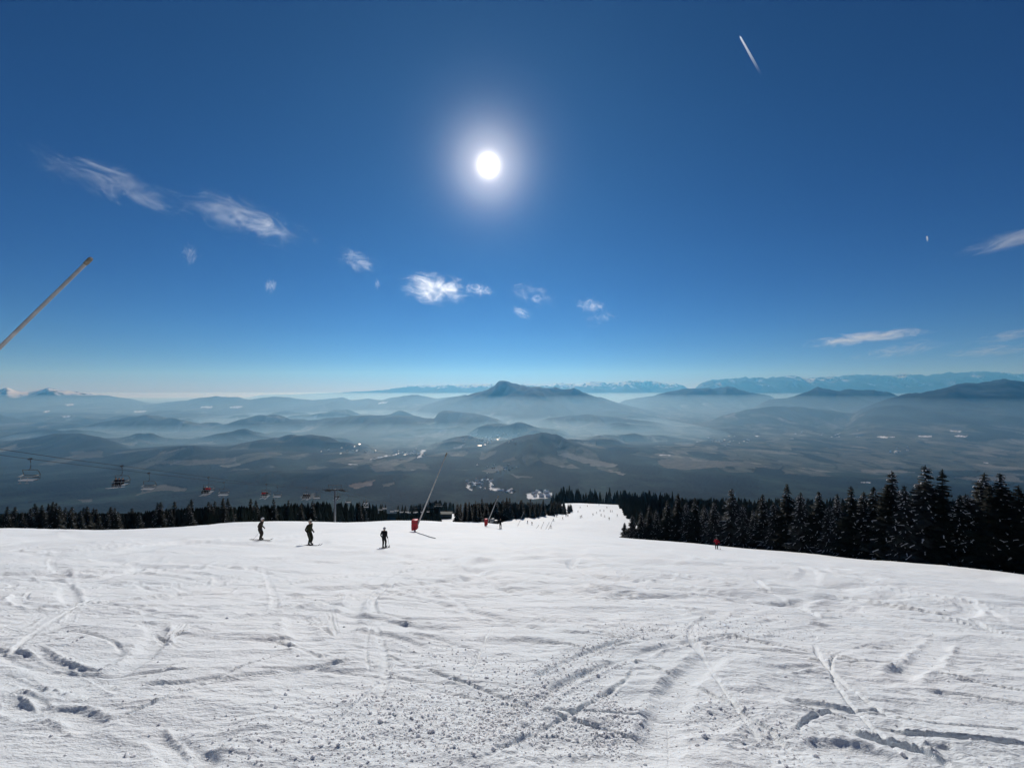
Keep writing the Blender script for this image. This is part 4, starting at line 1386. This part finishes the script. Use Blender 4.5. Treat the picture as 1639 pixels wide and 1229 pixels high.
for lx, lb in ((LX1, "steel haul rope carrying the empty chairs downhill"), (LX2, "steel haul rope carrying the occupied chairs uphill")):
    q = MB(); q.tube([(0, y - 12, cz(y) - 4.0) for y in np.linspace(12, 515, 120)], .028, 6)
    o = q.build("haul_rope", M_CABLE); o.location = (lx, 12, 4.0); tag(o, lb, "cable")


def pylon(y, label):
    xm = (LX1 + LX2) / 2; zt = cz(y); g = gz(xm, y) - .5
    e = empty("lift_pylon", (xm, y, g)); tag(e, label, "lift pylon")
    h = zt - g
    q = MB(); q.tube([(0, 0, 0), (0, 0, h + .5)], [.42, .30], 14); q.build("mast", M_STEEL, e, True)
    q = MB(); q.box((0, 0, h + .25), (6.4, .35, .42)); q.build("crossarm", M_DARKSTEEL, e)
    q = MB()
    for sx in (-1, 1): q.box((sx * 2.3, 0, h + 1.15), (.12, .12, 1.5), Matrix.Rotation(sx * .22, 3, 'Y')); q.box((sx * .8, 0, h + 1.15), (.1, .1, 1.5), Matrix.Rotation(-sx * .22, 3, 'Y'))
    q.box((0, 0, h + 1.95), (5.4, .14, .14)); q.build("lifting_frame", M_DARKSTEEL, e)
    for sx in (-1, 1):
        x0 = sx * (LX2 - LX1) / 2
        s_ = math.atan2(cz(y + 4) - cz(y - 4), 8)
        q = MB(); R = Matrix.Rotation(s_, 3, 'X')
        q.box((x0 + sx * .12, 0, h - .02), (.12, 4.6, .22), R)
        for k in range(8):
            c = Vector((x0, 0, h - .22)) + R @ Vector((0, -2.1 + k * .6, 0)); q.tube([c - Vector((.07, 0, 0)), c + Vector((.07, 0, 0))], .19, 12)
        sh = q.build("sheave_beam", M_DARKSTEEL, e)
        w = MB(); w.box((x0 + sx * .75, 0, h - .1), (.55, 4.6, .06), R)
        for k in (-2.2, 0, 2.2):
            c = Vector((x0 + sx * 1.0, 0, h + .4)) + R @ Vector((0, k, 0)); w.box(c, (.05, .05, 1.0))
        w.box(Vector((x0 + sx * 1.0, 0, h + .9)), (.05, 4.5, .05), R); w.build("catwalk", M_DARKSTEEL, e)
    q = MB()
    for sx in (-.2, .2): q.box((sx, -.55, h / 2), (.04, .04, h))
    for k in range(int(h / .35)): q.box((0, -.55, .2 + k * .35), (.4, .03, .03))
    q.build("ladder", M_STEEL, e)


pylon(144, "grey chairlift pylon with a wide dark crossarm rising beyond the brow")
pylon(345, "small far chairlift pylon at the end of the row of chairs")
pylon(14, "chairlift pylon on the upper slope beside the near chairs")


def chair_parts():
    parts = []
    q = MB(); q.box((0, 0, 0), (.16, .42, .18)); q.box((0, 0, .09), (.07, .5, .08)); parts.append(("grip", q.mesh("grip", M_DARKSTEEL)))
    q = MB(); q.tube([(0, 0, -.05), (.10, 0, -.4), (.12, 0, -1.0), (.06, 0, -1.35), (-.12, 0, -1.5), (-.3, 0, -1.52)], .045, 8); parts.append(("hanger_arm", q.mesh("hanger_arm", M_DARKSTEEL, True)))
    q = MB()
    q.tube([(-1.05, 0, -1.55), (1.05, 0, -1.55)], .04, 8)
    for sx in (-1, 1): q.tube([(sx * 1.05, 0, -1.55), (sx * 1.16, .10, -1.8), (sx * 1.2, .28, -2.3), (sx * 1.16, .25, -2.75), (sx * 1.12, -.1, -2.95), (sx * 1.1, -.5, -2.95)], .035, 8)
    parts.append(("frame", q.mesh("frame", M_DARKSTEEL, True)))
    q = MB()
    for k in range(5): q.box((0, .12 - k * .12, -2.93), (2.2, .105, .05))
    q.box((0, -.47, -2.96), (2.2, .04, .12)); parts.append(("seat", q.mesh("seat", M_SEAT)))
    q = MB()
    R = Matrix.Rotation(.22, 3, 'X')
    for k in range(2): q.box((0, .24 + k * .04, -2.62 + k * .24), (2.15, .035, .10), R)
    parts.append(("backrest", q.mesh("backrest", M_DARKSTEEL)))
    q = MB()
    for sx in (-1, 1): q.tube([(sx * 1.1, .15, -2.3), (sx * 1.0, -.5, -2.42), (sx * .95, -.62, -2.45)], .025, 6)
    q.tube([(-.95, -.62, -2.45), (.95, -.62, -2.45)], .028, 6)
    for x in (-.5, .5): q.tube([(x, -.62, -2.45), (x, -.72, -3.0), (x, -.75, -3.3)], .022, 6); q.tube([(x - .25, -.75, -3.3), (x + .25, -.75, -3.3)], .025, 6)
    parts.append(("safety_bar", q.mesh("safety_bar", M_STEEL, True)))
    return parts


CP = chair_parts()


def lift_chair(x, y, flip, label, group=None):
    e = empty("lift_chair", (x, y, cz(y)), PI if flip else 0.0)
    e.rotation_euler.x = random.gauss(0, .03)
    tag(e, label, "chairlift chair", group)
    for nm, me in CP: link(nm, me, e)
    return e


Jr = dict(pelvis=(0, 0, .12), chest=(0, .02, .52), neck=(0, -.02, .70), head=(0, -.05, .86), face=(0, -1, 0))
for sd, g in (('l', 1), ('r', -1)):
    Jr['hip_' + sd] = (g * .10, -.05, .10); Jr['kn_' + sd] = (g * .12, -.48, .08); Jr['an_' + sd] = (g * .12, -.52, -.36); Jr['toe_' + sd] = (g * .12, -.70, -.42)
    Jr['sh_' + sd] = (g * .20, .0, .62); Jr['el_' + sd] = (g * .27, -.20, .40); Jr['ha_' + sd] = (g * .18, -.44, .36)
Jr = {k: Vector(p) for k, p in Jr.items()}
RID = {n_: body_mesh(Jr, 1.75, m__, False) for n_, m__ in (("dark", [C_BLACK, C_BLACK, M_BOOT, M_SKIN, C_BLACK]), ("navy", [C_NAVY, C_BLACK, M_BOOT, M_SKIN, C_BLACK]), ("red", [C_RED, C_BLACK, M_BOOT, M_SKIN, C_BLACK]))}
_h = bpy.data.objects.new("tmp", None); COL.objects.link(_h); helmet(Jr, 1.75, C_HELMD, _h)
HELM_ME = [c.data for c in _h.children if c.name.startswith("helmet")][0]
GOG_ME = [c.data for c in _h.children if c.name.startswith("goggles")][0]
for c in list(_h.children): bpy.data.objects.remove(c)
bpy.data.objects.remove(_h)
HELM_W = HELM_ME.copy(); HELM_W.materials.clear(); HELM_W.materials.append(C_HELMW)
SP2 = MB()
for g in (.12, -.12):
    q = ski_mesh(1.6, .085); SP2.add([(y + g, -x - .5, z - .52) for x, y, z in q.v], q.f)
SKI_RIDER = SP2.mesh("skis", M_SKIL)


def rider(chair_y, seat, kind, white, label, skl, group=None):
    x = LX2 + (-.82 + seat * .55); z = cz(chair_y) - 2.93 + .05
    e = empty("person", (x, chair_y - .05, z)); tag(e, label, "person", group)
    link("body", RID[kind], e); link("helmet", HELM_W if white else HELM_ME, e); link("goggles", GOG_ME, e)
    s = link("skis", SKI_RIDER); s.location = (x, chair_y - .05, z); s.rotation_euler.x = random.uniform(-.1, .25)
    s.rotation_euler.z = random.gauss(0, .08)
    tag(s, skl, "skis", group and "skis of riders on the far chairs")


lift_chair(LX1, 55, False, "empty chair hanging highest on the lift, nearest of all chairs")
lift_chair(LX1, 73, False, "second empty chair down the rope, just past three riders in black")
lift_chair(LX1, 92, False, "third empty chair down the rope, close beside two riders in red")
lift_chair(LX1, 113, False, "fourth empty chair down the rope, over the treetops")
lift_chair(LX1, 136, False, "empty chair passing under the near pylon")
lift_chair(LX1, 162, False, "empty chair just beyond the near pylon")
for y in (182, 202, 221, 240, 258, 277, 297, 318): lift_chair(LX1, y, False, "small distant chair in the row going down past the dark trees", "far empty chairs of the lift")
lift_chair(LX2, 62.6, False, "occupied chair with three riders in black, nearest of the uphill chairs")
lift_chair(LX2, 80.5, False, "occupied chair with riders in red jackets")
lift_chair(LX2, 99.4, False, "occupied chair with red and dark riders at treetop height")
lift_chair(LX2, 119, False, "occupied chair with four dark riders in front of the treetops")
lift_chair(LX2, 140, False, "uphill chair with dark riders coming through the near pylon")
for y in (167, 192, 212, 233, 252, 272, 292, 312): lift_chair(LX2, y, False, "small distant chair in the lower row coming up past the dark trees", "far uphill chairs of the lift")
SEATW = ("at the piste end", "second from the piste end", "third from the piste end", "at the outer end")
for cy, riders, who in ((62.6, [(0, "dark", 0), (1, "dark", 0), (2, "navy", 0)], "of the nearest occupied chair"),
                        (80.5, [(0, "dark", 0), (1, "red", 1), (2, "red", 0)], "of the chair with red jackets"),
                        (99.4, [(0, "red", 0), (1, "red", 0), (2, "dark", 0)], "of the chair at treetop height"),
                        (119, [(0, "dark", 1), (1, "dark", 1), (2, "dark", 1), (3, "navy", 0)], "of the chair full of dark riders")):
    for st, kd, wh in riders:
        w = {"dark": "black", "navy": "dark blue", "red": "red"}[kd]
        pl = SEATW[3 - st]
        rider(cy, st, kd, wh, f"rider in {w} sitting {pl} {who}", f"pale skis hanging {pl} {who}")
for cy in (140, 167):
    for st in (0, 2): rider(cy, st, "dark", 0, "small dark rider on a chair beyond the near pylon", "pale skis hanging from a chair beyond the near pylon", "riders on the far chairs")

# low hut of the lift beside the far pylon
y = 372; x = ux(712) * y; g = gz(x, y)
e = empty("lift_hut", (x, y, g)); tag(e, "low dark green lift hut with a flat roof beside the far pylon", "hut")
q = MB(); q.box((0, 0, 2.4), (13, 7, 4.8)); q.build("wall", M_HUT, e)
q = MB(); q.box((0, 0, 5.0), (14.5, 8.4, .4)); q.box((0, 0, 5.28), (14.2, 8.1, .16)); q.build("roof", M_HUT, e)
for k in (-4, 0, 4):
    q = MB(); q.box((k, -3.52, 3.2), (2.2, .08, 1.3)); q.build("window", C_HELMD, e)
q = MB(); q.box((-1.8, -3.53, 1.9), (1.4, .08, 2.4)); q.build("door", M_DARKSTEEL, e)

# ------------------------------------------------------------------ houses of the valley
def house_mesh(w, l, h, rh, wall, roof):
    q = MB(); q.box((0, 0, h / 2 - 1), (w, l, h + 2), None, 0)
    a, b, o = w / 2 + .6, l / 2 + .6, .25
    vs = [(-a, -b, h), (a, -b, h), (0, -b, h + rh), (-a, b, h), (a, b, h), (0, b, h + rh)]
    q.add(vs, [(0, 1, 2), (5, 4, 3), (0, 2, 5, 3), (1, 4, 5, 2), (0, 3, 4, 1)], 1)
    return q.mesh("house", [wall, roof])


HM = [house_mesh(11, 14, 6, 4.5, M_WALLW, M_ROOF), house_mesh(10, 12, 5, 4, M_WALLW, M_ROOFD), house_mesh(14, 20, 8, 4, M_WALLW, M_ROOF), house_mesh(16, 34, 13, 2.5, M_WALLW, M_ROOF)]
HALL = house_mesh(34, 80, 9, 3.0, M_ROOF, M_ROOF)


def houses(spots, label, group, cat="house", meshes=None, sc_=1.0, y0=2000, y1=14000):
    for (x, y, z), (a, b) in zip(cast([s[0] for s in spots], [s[1] for s in spots], far_z, y0, y1, 700), spots):
        o = link("factory_hall" if cat == "factory hall" else "house", random.choice(meshes or HM[:3]))
        o.location = (x, y, z); o.rotation_euler.z = random.uniform(-.6, .6) + PI / 2 * random.randrange(2)
        o.scale = (sc_, sc_, sc_)
        tag(o, label, cat, group)


def cluster(cx, cy, rx, ry, n): return [(cx + random.gauss(0, rx), cy + random.gauss(0, ry)) for _ in range(n)]


houses(cluster(766, 775, 11, 4, 34), "pale house of the resort village at the forest's foot", "houses of the resort village", sc_=1.5)
houses(cluster(805, 786, 9, 1.8, 12), "bright roofed house along the snowy road out of the resort village", "houses along the resort road", sc_=1.6)
houses(cluster(862, 791, 11, 2.4, 16), "house on the snowy clearing just above the dark clump of spruces", "houses at the snowy clearing", sc_=1.8)
houses(cluster(800, 748, 16, 4, 16), "house of the hamlet on the near wooded hill's flank", "houses of the hillside hamlet", sc_=1.3)
houses(cluster(660, 726, 16, 3, 34) + cluster(560, 722, 30, 4, 16), "glinting house of the town on the valley floor, beyond the near lance's pole", "houses of the valley town", sc_=1.5)
houses(cluster(790, 702, 22, 4, 40), "house of the hazy far end of the valley town behind the round hill", "houses of the hazy far town", sc_=1.7)
houses(cluster(1165, 705, 22, 4, 26) + cluster(1330, 697, 30, 3, 18) + cluster(1430, 722, 12, 3, 8), "house of a village among the brown fields", "houses of the field villages", sc_=1.4)
houses([(655, 727), (648, 728.5), (663, 726), (634, 728), (608, 733)], "long bright-roofed factory hall in the valley town", "factory halls of the town", "factory hall", [HALL], .8)
houses([(768, 714), (776, 712.5), (782, 709), (795, 704), (800, 702)], "long glaring factory hall at the foot of the round hill", "factory halls by the round hill", "factory hall", [HALL], .8)

# ------------------------------------------------------------------ air: even haze, and the thicker mist of the valley
def volume_box(name, lo, hi, density, colr, aniso, label):
    lo, hi = Vector(lo), Vector(hi)
    q = MB(); q.box((0, 0, 0), hi - lo)
    m = bpy.data.materials.new(name); m.use_nodes = True
    n, l = m.node_tree.nodes, m.node_tree.links
    n.clear()
    out = n.new('ShaderNodeOutputMaterial'); v = n.new('ShaderNodeVolumePrincipled')
    v.inputs['Color'].default_value = (*colr, 1); v.inputs['Absorption Color'].default_value = (1, 1, 1, 1); v.inputs['Density'].default_value = density; v.inputs['Anisotropy'].default_value = aniso
    l.new(v.outputs[0], out.inputs['Volume'])
    o = q.build(name, m); o.location = (lo + hi) / 2
    tag(o, label, name.split('_')[-1], kind='stuff')
    return o


zmin = float(min(ZF.min(), Z.min()))
volume_box("haze", (-100000, -60, zmin - 1), (100000, 47000, 2200), 3.2e-5, (.15, .54, 1.0), .44, "thin blue haze over slope, valley and mountains")
volume_box("valley_mist", (-99000, 2900, zmin - .5), (99000, 46500, -170), 4.3e-5, (.46, .77, 1.0), .55, "pale mist lying in the valley below the peaks")


b = bmesh.new(); bmesh.ops.create_icosphere(b, subdivisions=4, radius=1.0)
for v in b.verts:
    c = v.co
    v.co = Vector((c.x, math.copysign(abs(c.y) ** .4, c.y), math.copysign(abs(c.z) ** .6, c.z) * (1 + .12 * math.sin(4 * c.x + 2 * c.y))))
me = bpy.data.meshes.new("valley_mist"); b.to_mesh(me); b.free()
bank = link("valley_mist", me); bank.location = (-2600, 11000, -900); bank.scale = (7200, 5900, 215)
m = bpy.data.materials["valley_mist"].copy(); me.materials.append(m)
[n for n in m.node_tree.nodes if n.type == 'PRINCIPLED_VOLUME'][0].inputs['Density'].default_value = 3.2e-4
tag(bank, "pale ground mist pooled between the low hills of the valley", "mist", kind='stuff')


# ------------------------------------------------------------------ clouds and vapour trails
def cloud_material(name, dens, scale, stretch, thr, seed, soft=1.0):
    m = bpy.data.materials.new(name); m.use_nodes = True
    n, l = m.node_tree.nodes, m.node_tree.links
    n.clear()
    out = n.new('ShaderNodeOutputMaterial'); v = n.new('ShaderNodeVolumePrincipled')
    v.inputs['Color'].default_value = (.95, 1, .97, 1); v.inputs['Anisotropy'].default_value = .6; v.inputs['Absorption Color'].default_value = (1, 1, 1, 1)
    tc = n.new('ShaderNodeTexCoord')
    ln = n.new('ShaderNodeVectorMath'); ln.operation = 'LENGTH'; l.new(tc.outputs['Object'], ln.inputs[0])
    mp = n.new('ShaderNodeMapping'); mp.inputs['Scale'].default_value = stretch; mp.inputs['Location'].default_value = (seed * 3.1, seed * 1.7, seed)
    l.new(tc.outputs['Object'], mp.inputs[0])
    nz = n.new('ShaderNodeTexNoise'); nz.inputs['Scale'].default_value = scale; nz.inputs['Detail'].default_value = 8; nz.inputs['Roughness'].default_value = .72; nz.inputs['Distortion'].default_value = 2.0
    l.new(mp.outputs[0], nz.inputs['Vector'])
    # density = noise - threshold - radius^2 * k
    r2 = n.new('ShaderNodeMath'); r2.operation = 'POWER'; r2.inputs[1].default_value = 2.0; l.new(ln.outputs['Value'], r2.inputs[0])
    rk = n.new('ShaderNodeMath'); rk.operation = 'MULTIPLY'; rk.inputs[1].default_value = .30 * soft; l.new(r2.outputs[0], rk.inputs[0])
    su = n.new('ShaderNodeMath'); su.operation = 'SUBTRACT'; l.new(nz.outputs['Fac'], su.inputs[0]); l.new(rk.outputs[0], su.inputs[1])
    mr = n.new('ShaderNodeMapRange'); mr.interpolation_type = 'SMOOTHSTEP'
    mr.inputs['From Min'].default_value = thr + .10; mr.inputs['From Max'].default_value = thr + .10 + .30; mr.inputs['To Min'].default_value = 0; mr.inputs['To Max'].default_value = dens * 2.1
    l.new(su.outputs[0], mr.inputs['Value'])
    l.new(mr.outputs[0], v.inputs['Density'])
    l.new(v.outputs[0], out.inputs['Volume'])
    t1 = n.new('ShaderNodeBsdfTransparent'); t2 = n.new('ShaderNodeBsdfTransparent'); mx = n.new('ShaderNodeMixShader')
    l.new(t1.outputs[0], mx.inputs[1]); l.new(t2.outputs[0], mx.inputs[2]); l.new(mx.outputs[0], out.inputs['Surface'])
    return m


def cloud(px, py, wpx, hpx, ang, dist, dens, label, seed, thr=.30, scale=1.6, stretch=(1, 1, 1.6), group=None):
    c = at(px, py, dist); k = c.length / F * math.cos(0) * (dist / c.length)
    a = wpx / 2 * k * 1.12; h = hpx / 2 * k * 1.15
    b = bmesh.new(); bmesh.ops.create_icosphere(b, subdivisions=3, radius=1.0)
    rs = random.Random(seed)
    for v in b.verts:
        q = v.co.copy(); v.co = q * (1 + .06 * math.sin(5 * q.x + seed) + .05 * math.sin(7 * q.z + 2 * seed))
    me = bpy.data.meshes.new("cloud"); b.to_mesh(me); b.free()
    me.materials.append(cloud_material("cloud_vapour", dens / h, scale, stretch, thr, seed))
    o = link("cloud", me); o.location = c
    o.scale = (a, max(h, a * .35), h)
    az = math.atan2(c.x, c.y)
    o.rotation_euler = (0, math.radians(ang), -az)
    tag(o, label, "cloud", group)
    return o


cloud(182, 294, 250, 80, 9, 9000, .62, "long wispy cloud, the highest one, above the tip of the big snow lance", 1, .33, 1.5, (1.5, 1, .9))
cloud(402, 352, 240, 80, 10, 9000, .68, "long ragged cloud between the highest wisp and the small bright puff", 2, .33, 1.6, (1.5, 1, .9))
cloud(572, 417, 92, 46, 14, 9500, .62, "small curved wisp between the ragged cloud and the bright puff", 3, .33, 1.4, (1.2, 1, 1))
cloud(697, 462, 136, 64, 8, 9500, 1.5, "compact bright white cloud, the most solid one below the sun", 4, .31, 1.6, (1.1, 1, 1.2))
cloud(765, 464, 88, 36, 4, 9500, .8, "thin shred of cloud touching the compact bright one", 5, .36, 1.9, (1.4, 1, .9))
cloud(855, 473, 140, 56, 14, 9500, .7, "faint feathery cloud right under the sun's glow, beyond the thin shred", 6, .38, 1.9, (1.4, 1, .9))
cloud(834, 500, 54, 26, 22, 9500, .6, "tiny faint wisp under the feathery cloud", 7, .34, 1.6)
cloud(945, 489, 72, 34, 10, 9500, .7, "upper of two faint cloud scraps over the long mountain", 8, .34, 1.6, (1.2, 1, .9))
cloud(962, 509, 88, 40, -10, 9500, .7, "lower of two faint cloud scraps over the long mountain", 9, .37, 1.8, (1.3, 1, .9))
cloud(304, 405, 34, 50, 12, 9000, .5, "short upright wisp of cloud below the long ragged cloud", 10, .34, 1.5, (1.2, 1, .7))
cloud(433, 457, 24, 34, 10, 9000, .6, "tiny lone wisp of cloud under the long ragged cloud's bright end", 11, .32, 1.4, (1.2, 1, .8))
cloud(604, 455, 14, 28, -8, 9500, .35, "tiny wisp of cloud below the small curved one", 12, .32, 1.4, (1.2, 1, .8))
cloud(1385, 541, 180, 26, -3, 14500, .8, "flat lens-shaped cloud hanging over the far range", 13, .27, 1.3, (1.6, 1, .8))
cloud(1440, 560, 165, 34, -8, 14500, .6, "blurred cloud layer just beneath the flat lens-shaped cloud", 14, .34, 1.7, (1.8, 1, .9))
cloud(1612, 537, 125, 30, -8, 13500, .5, "pale streak of cloud at the picture's edge over the big dark hill", 15, .33, 1.5, (1.6, 1, .9))
cloud(1580, 562, 150, 26, -4, 14500, .45, "faint low cloud band beneath the pale streak", 16, .33, 1.5, (1.6, 1, .9))
cloud(1625, 381, 190, 38, -7, 9500, .6, "broad soft streak of high cloud running out of the picture", 17, .29, 1.1, (1.2, 1, .7))


def trail(p0, p1, dist, w0, w1, label, dens, parent=None, off=0):
    a, b = at(*p0, dist), at(*p1, dist)
    k = dist / F
    m_ = MB(); d_ = b - a; n_ = d_.normalized(); s_ = n_.cross(Vector((0, 1, 0))).normalized() * off * k
    m_.tube([s_ * .2, d_ * .04 + s_ * .8, d_ * .5 + s_ * 1.3, d_ + s_ * 1.2], [w0 * k * .4, w0 * k, (w0 + w1) / 2 * k, w1 * k], 10)
    m = bpy.data.materials.new("trail_vapour"); m.use_nodes = True
    n, l = m.node_tree.nodes, m.node_tree.links
    n.clear()
    out = n.new('ShaderNodeOutputMaterial'); v = n.new('ShaderNodeVolumePrincipled'); v.inputs['Color'].default_value = (.95, 1, .97, 1); v.inputs['Anisotropy'].default_value = .6; v.inputs['Absorption Color'].default_value = (1, 1, 1, 1)
    tc = n.new('ShaderNodeTexCoord'); dp = n.new('ShaderNodeVectorMath'); dp.operation = 'DOT_PRODUCT'; dp.inputs[1].default_value = n_ / d_.length
    l.new(tc.outputs['Object'], dp.inputs[0])
    mr = n.new('ShaderNodeMapRange'); mr.interpolation_type = 'SMOOTHERSTEP'; mr.inputs['From Min'].default_value = .1; mr.inputs['From Max'].default_value = .9; mr.inputs['To Min'].default_value = dens / (w0 * k); mr.inputs['To Max'].default_value = 0
    l.new(dp.outputs['Value'], mr.inputs['Value']); l.new(mr.outputs[0], v.inputs['Density']); l.new(v.outputs[0], out.inputs['Volume'])
    t1 = n.new('ShaderNodeBsdfTransparent'); t2 = n.new('ShaderNodeBsdfTransparent'); mx = n.new('ShaderNodeMixShader')
    l.new(t1.outputs[0], mx.inputs[1]); l.new(t2.outputs[0], mx.inputs[2]); l.new(mx.outputs[0], out.inputs['Surface'])
    if parent is None:
        e = empty("contrail", a); tag(e, label, "contrail"); parent = e
    m_.build("vapour_line", m, parent)
    return parent


e = trail((1184, 58), (1225, 132), 9000, .5, .40, "short twin white contrail slanting high in the blue sky", .9, None, .9)
trail((1184, 58), (1225, 132), 9000, .5, .40, None, .9, e, -.9)
trail((1483.6, 378), (1485, 390), 12000, 1.1, .8, "tiny upright contrail low in the sky near the soft streak of cloud", 1.2)
print("trees", N_TREES)
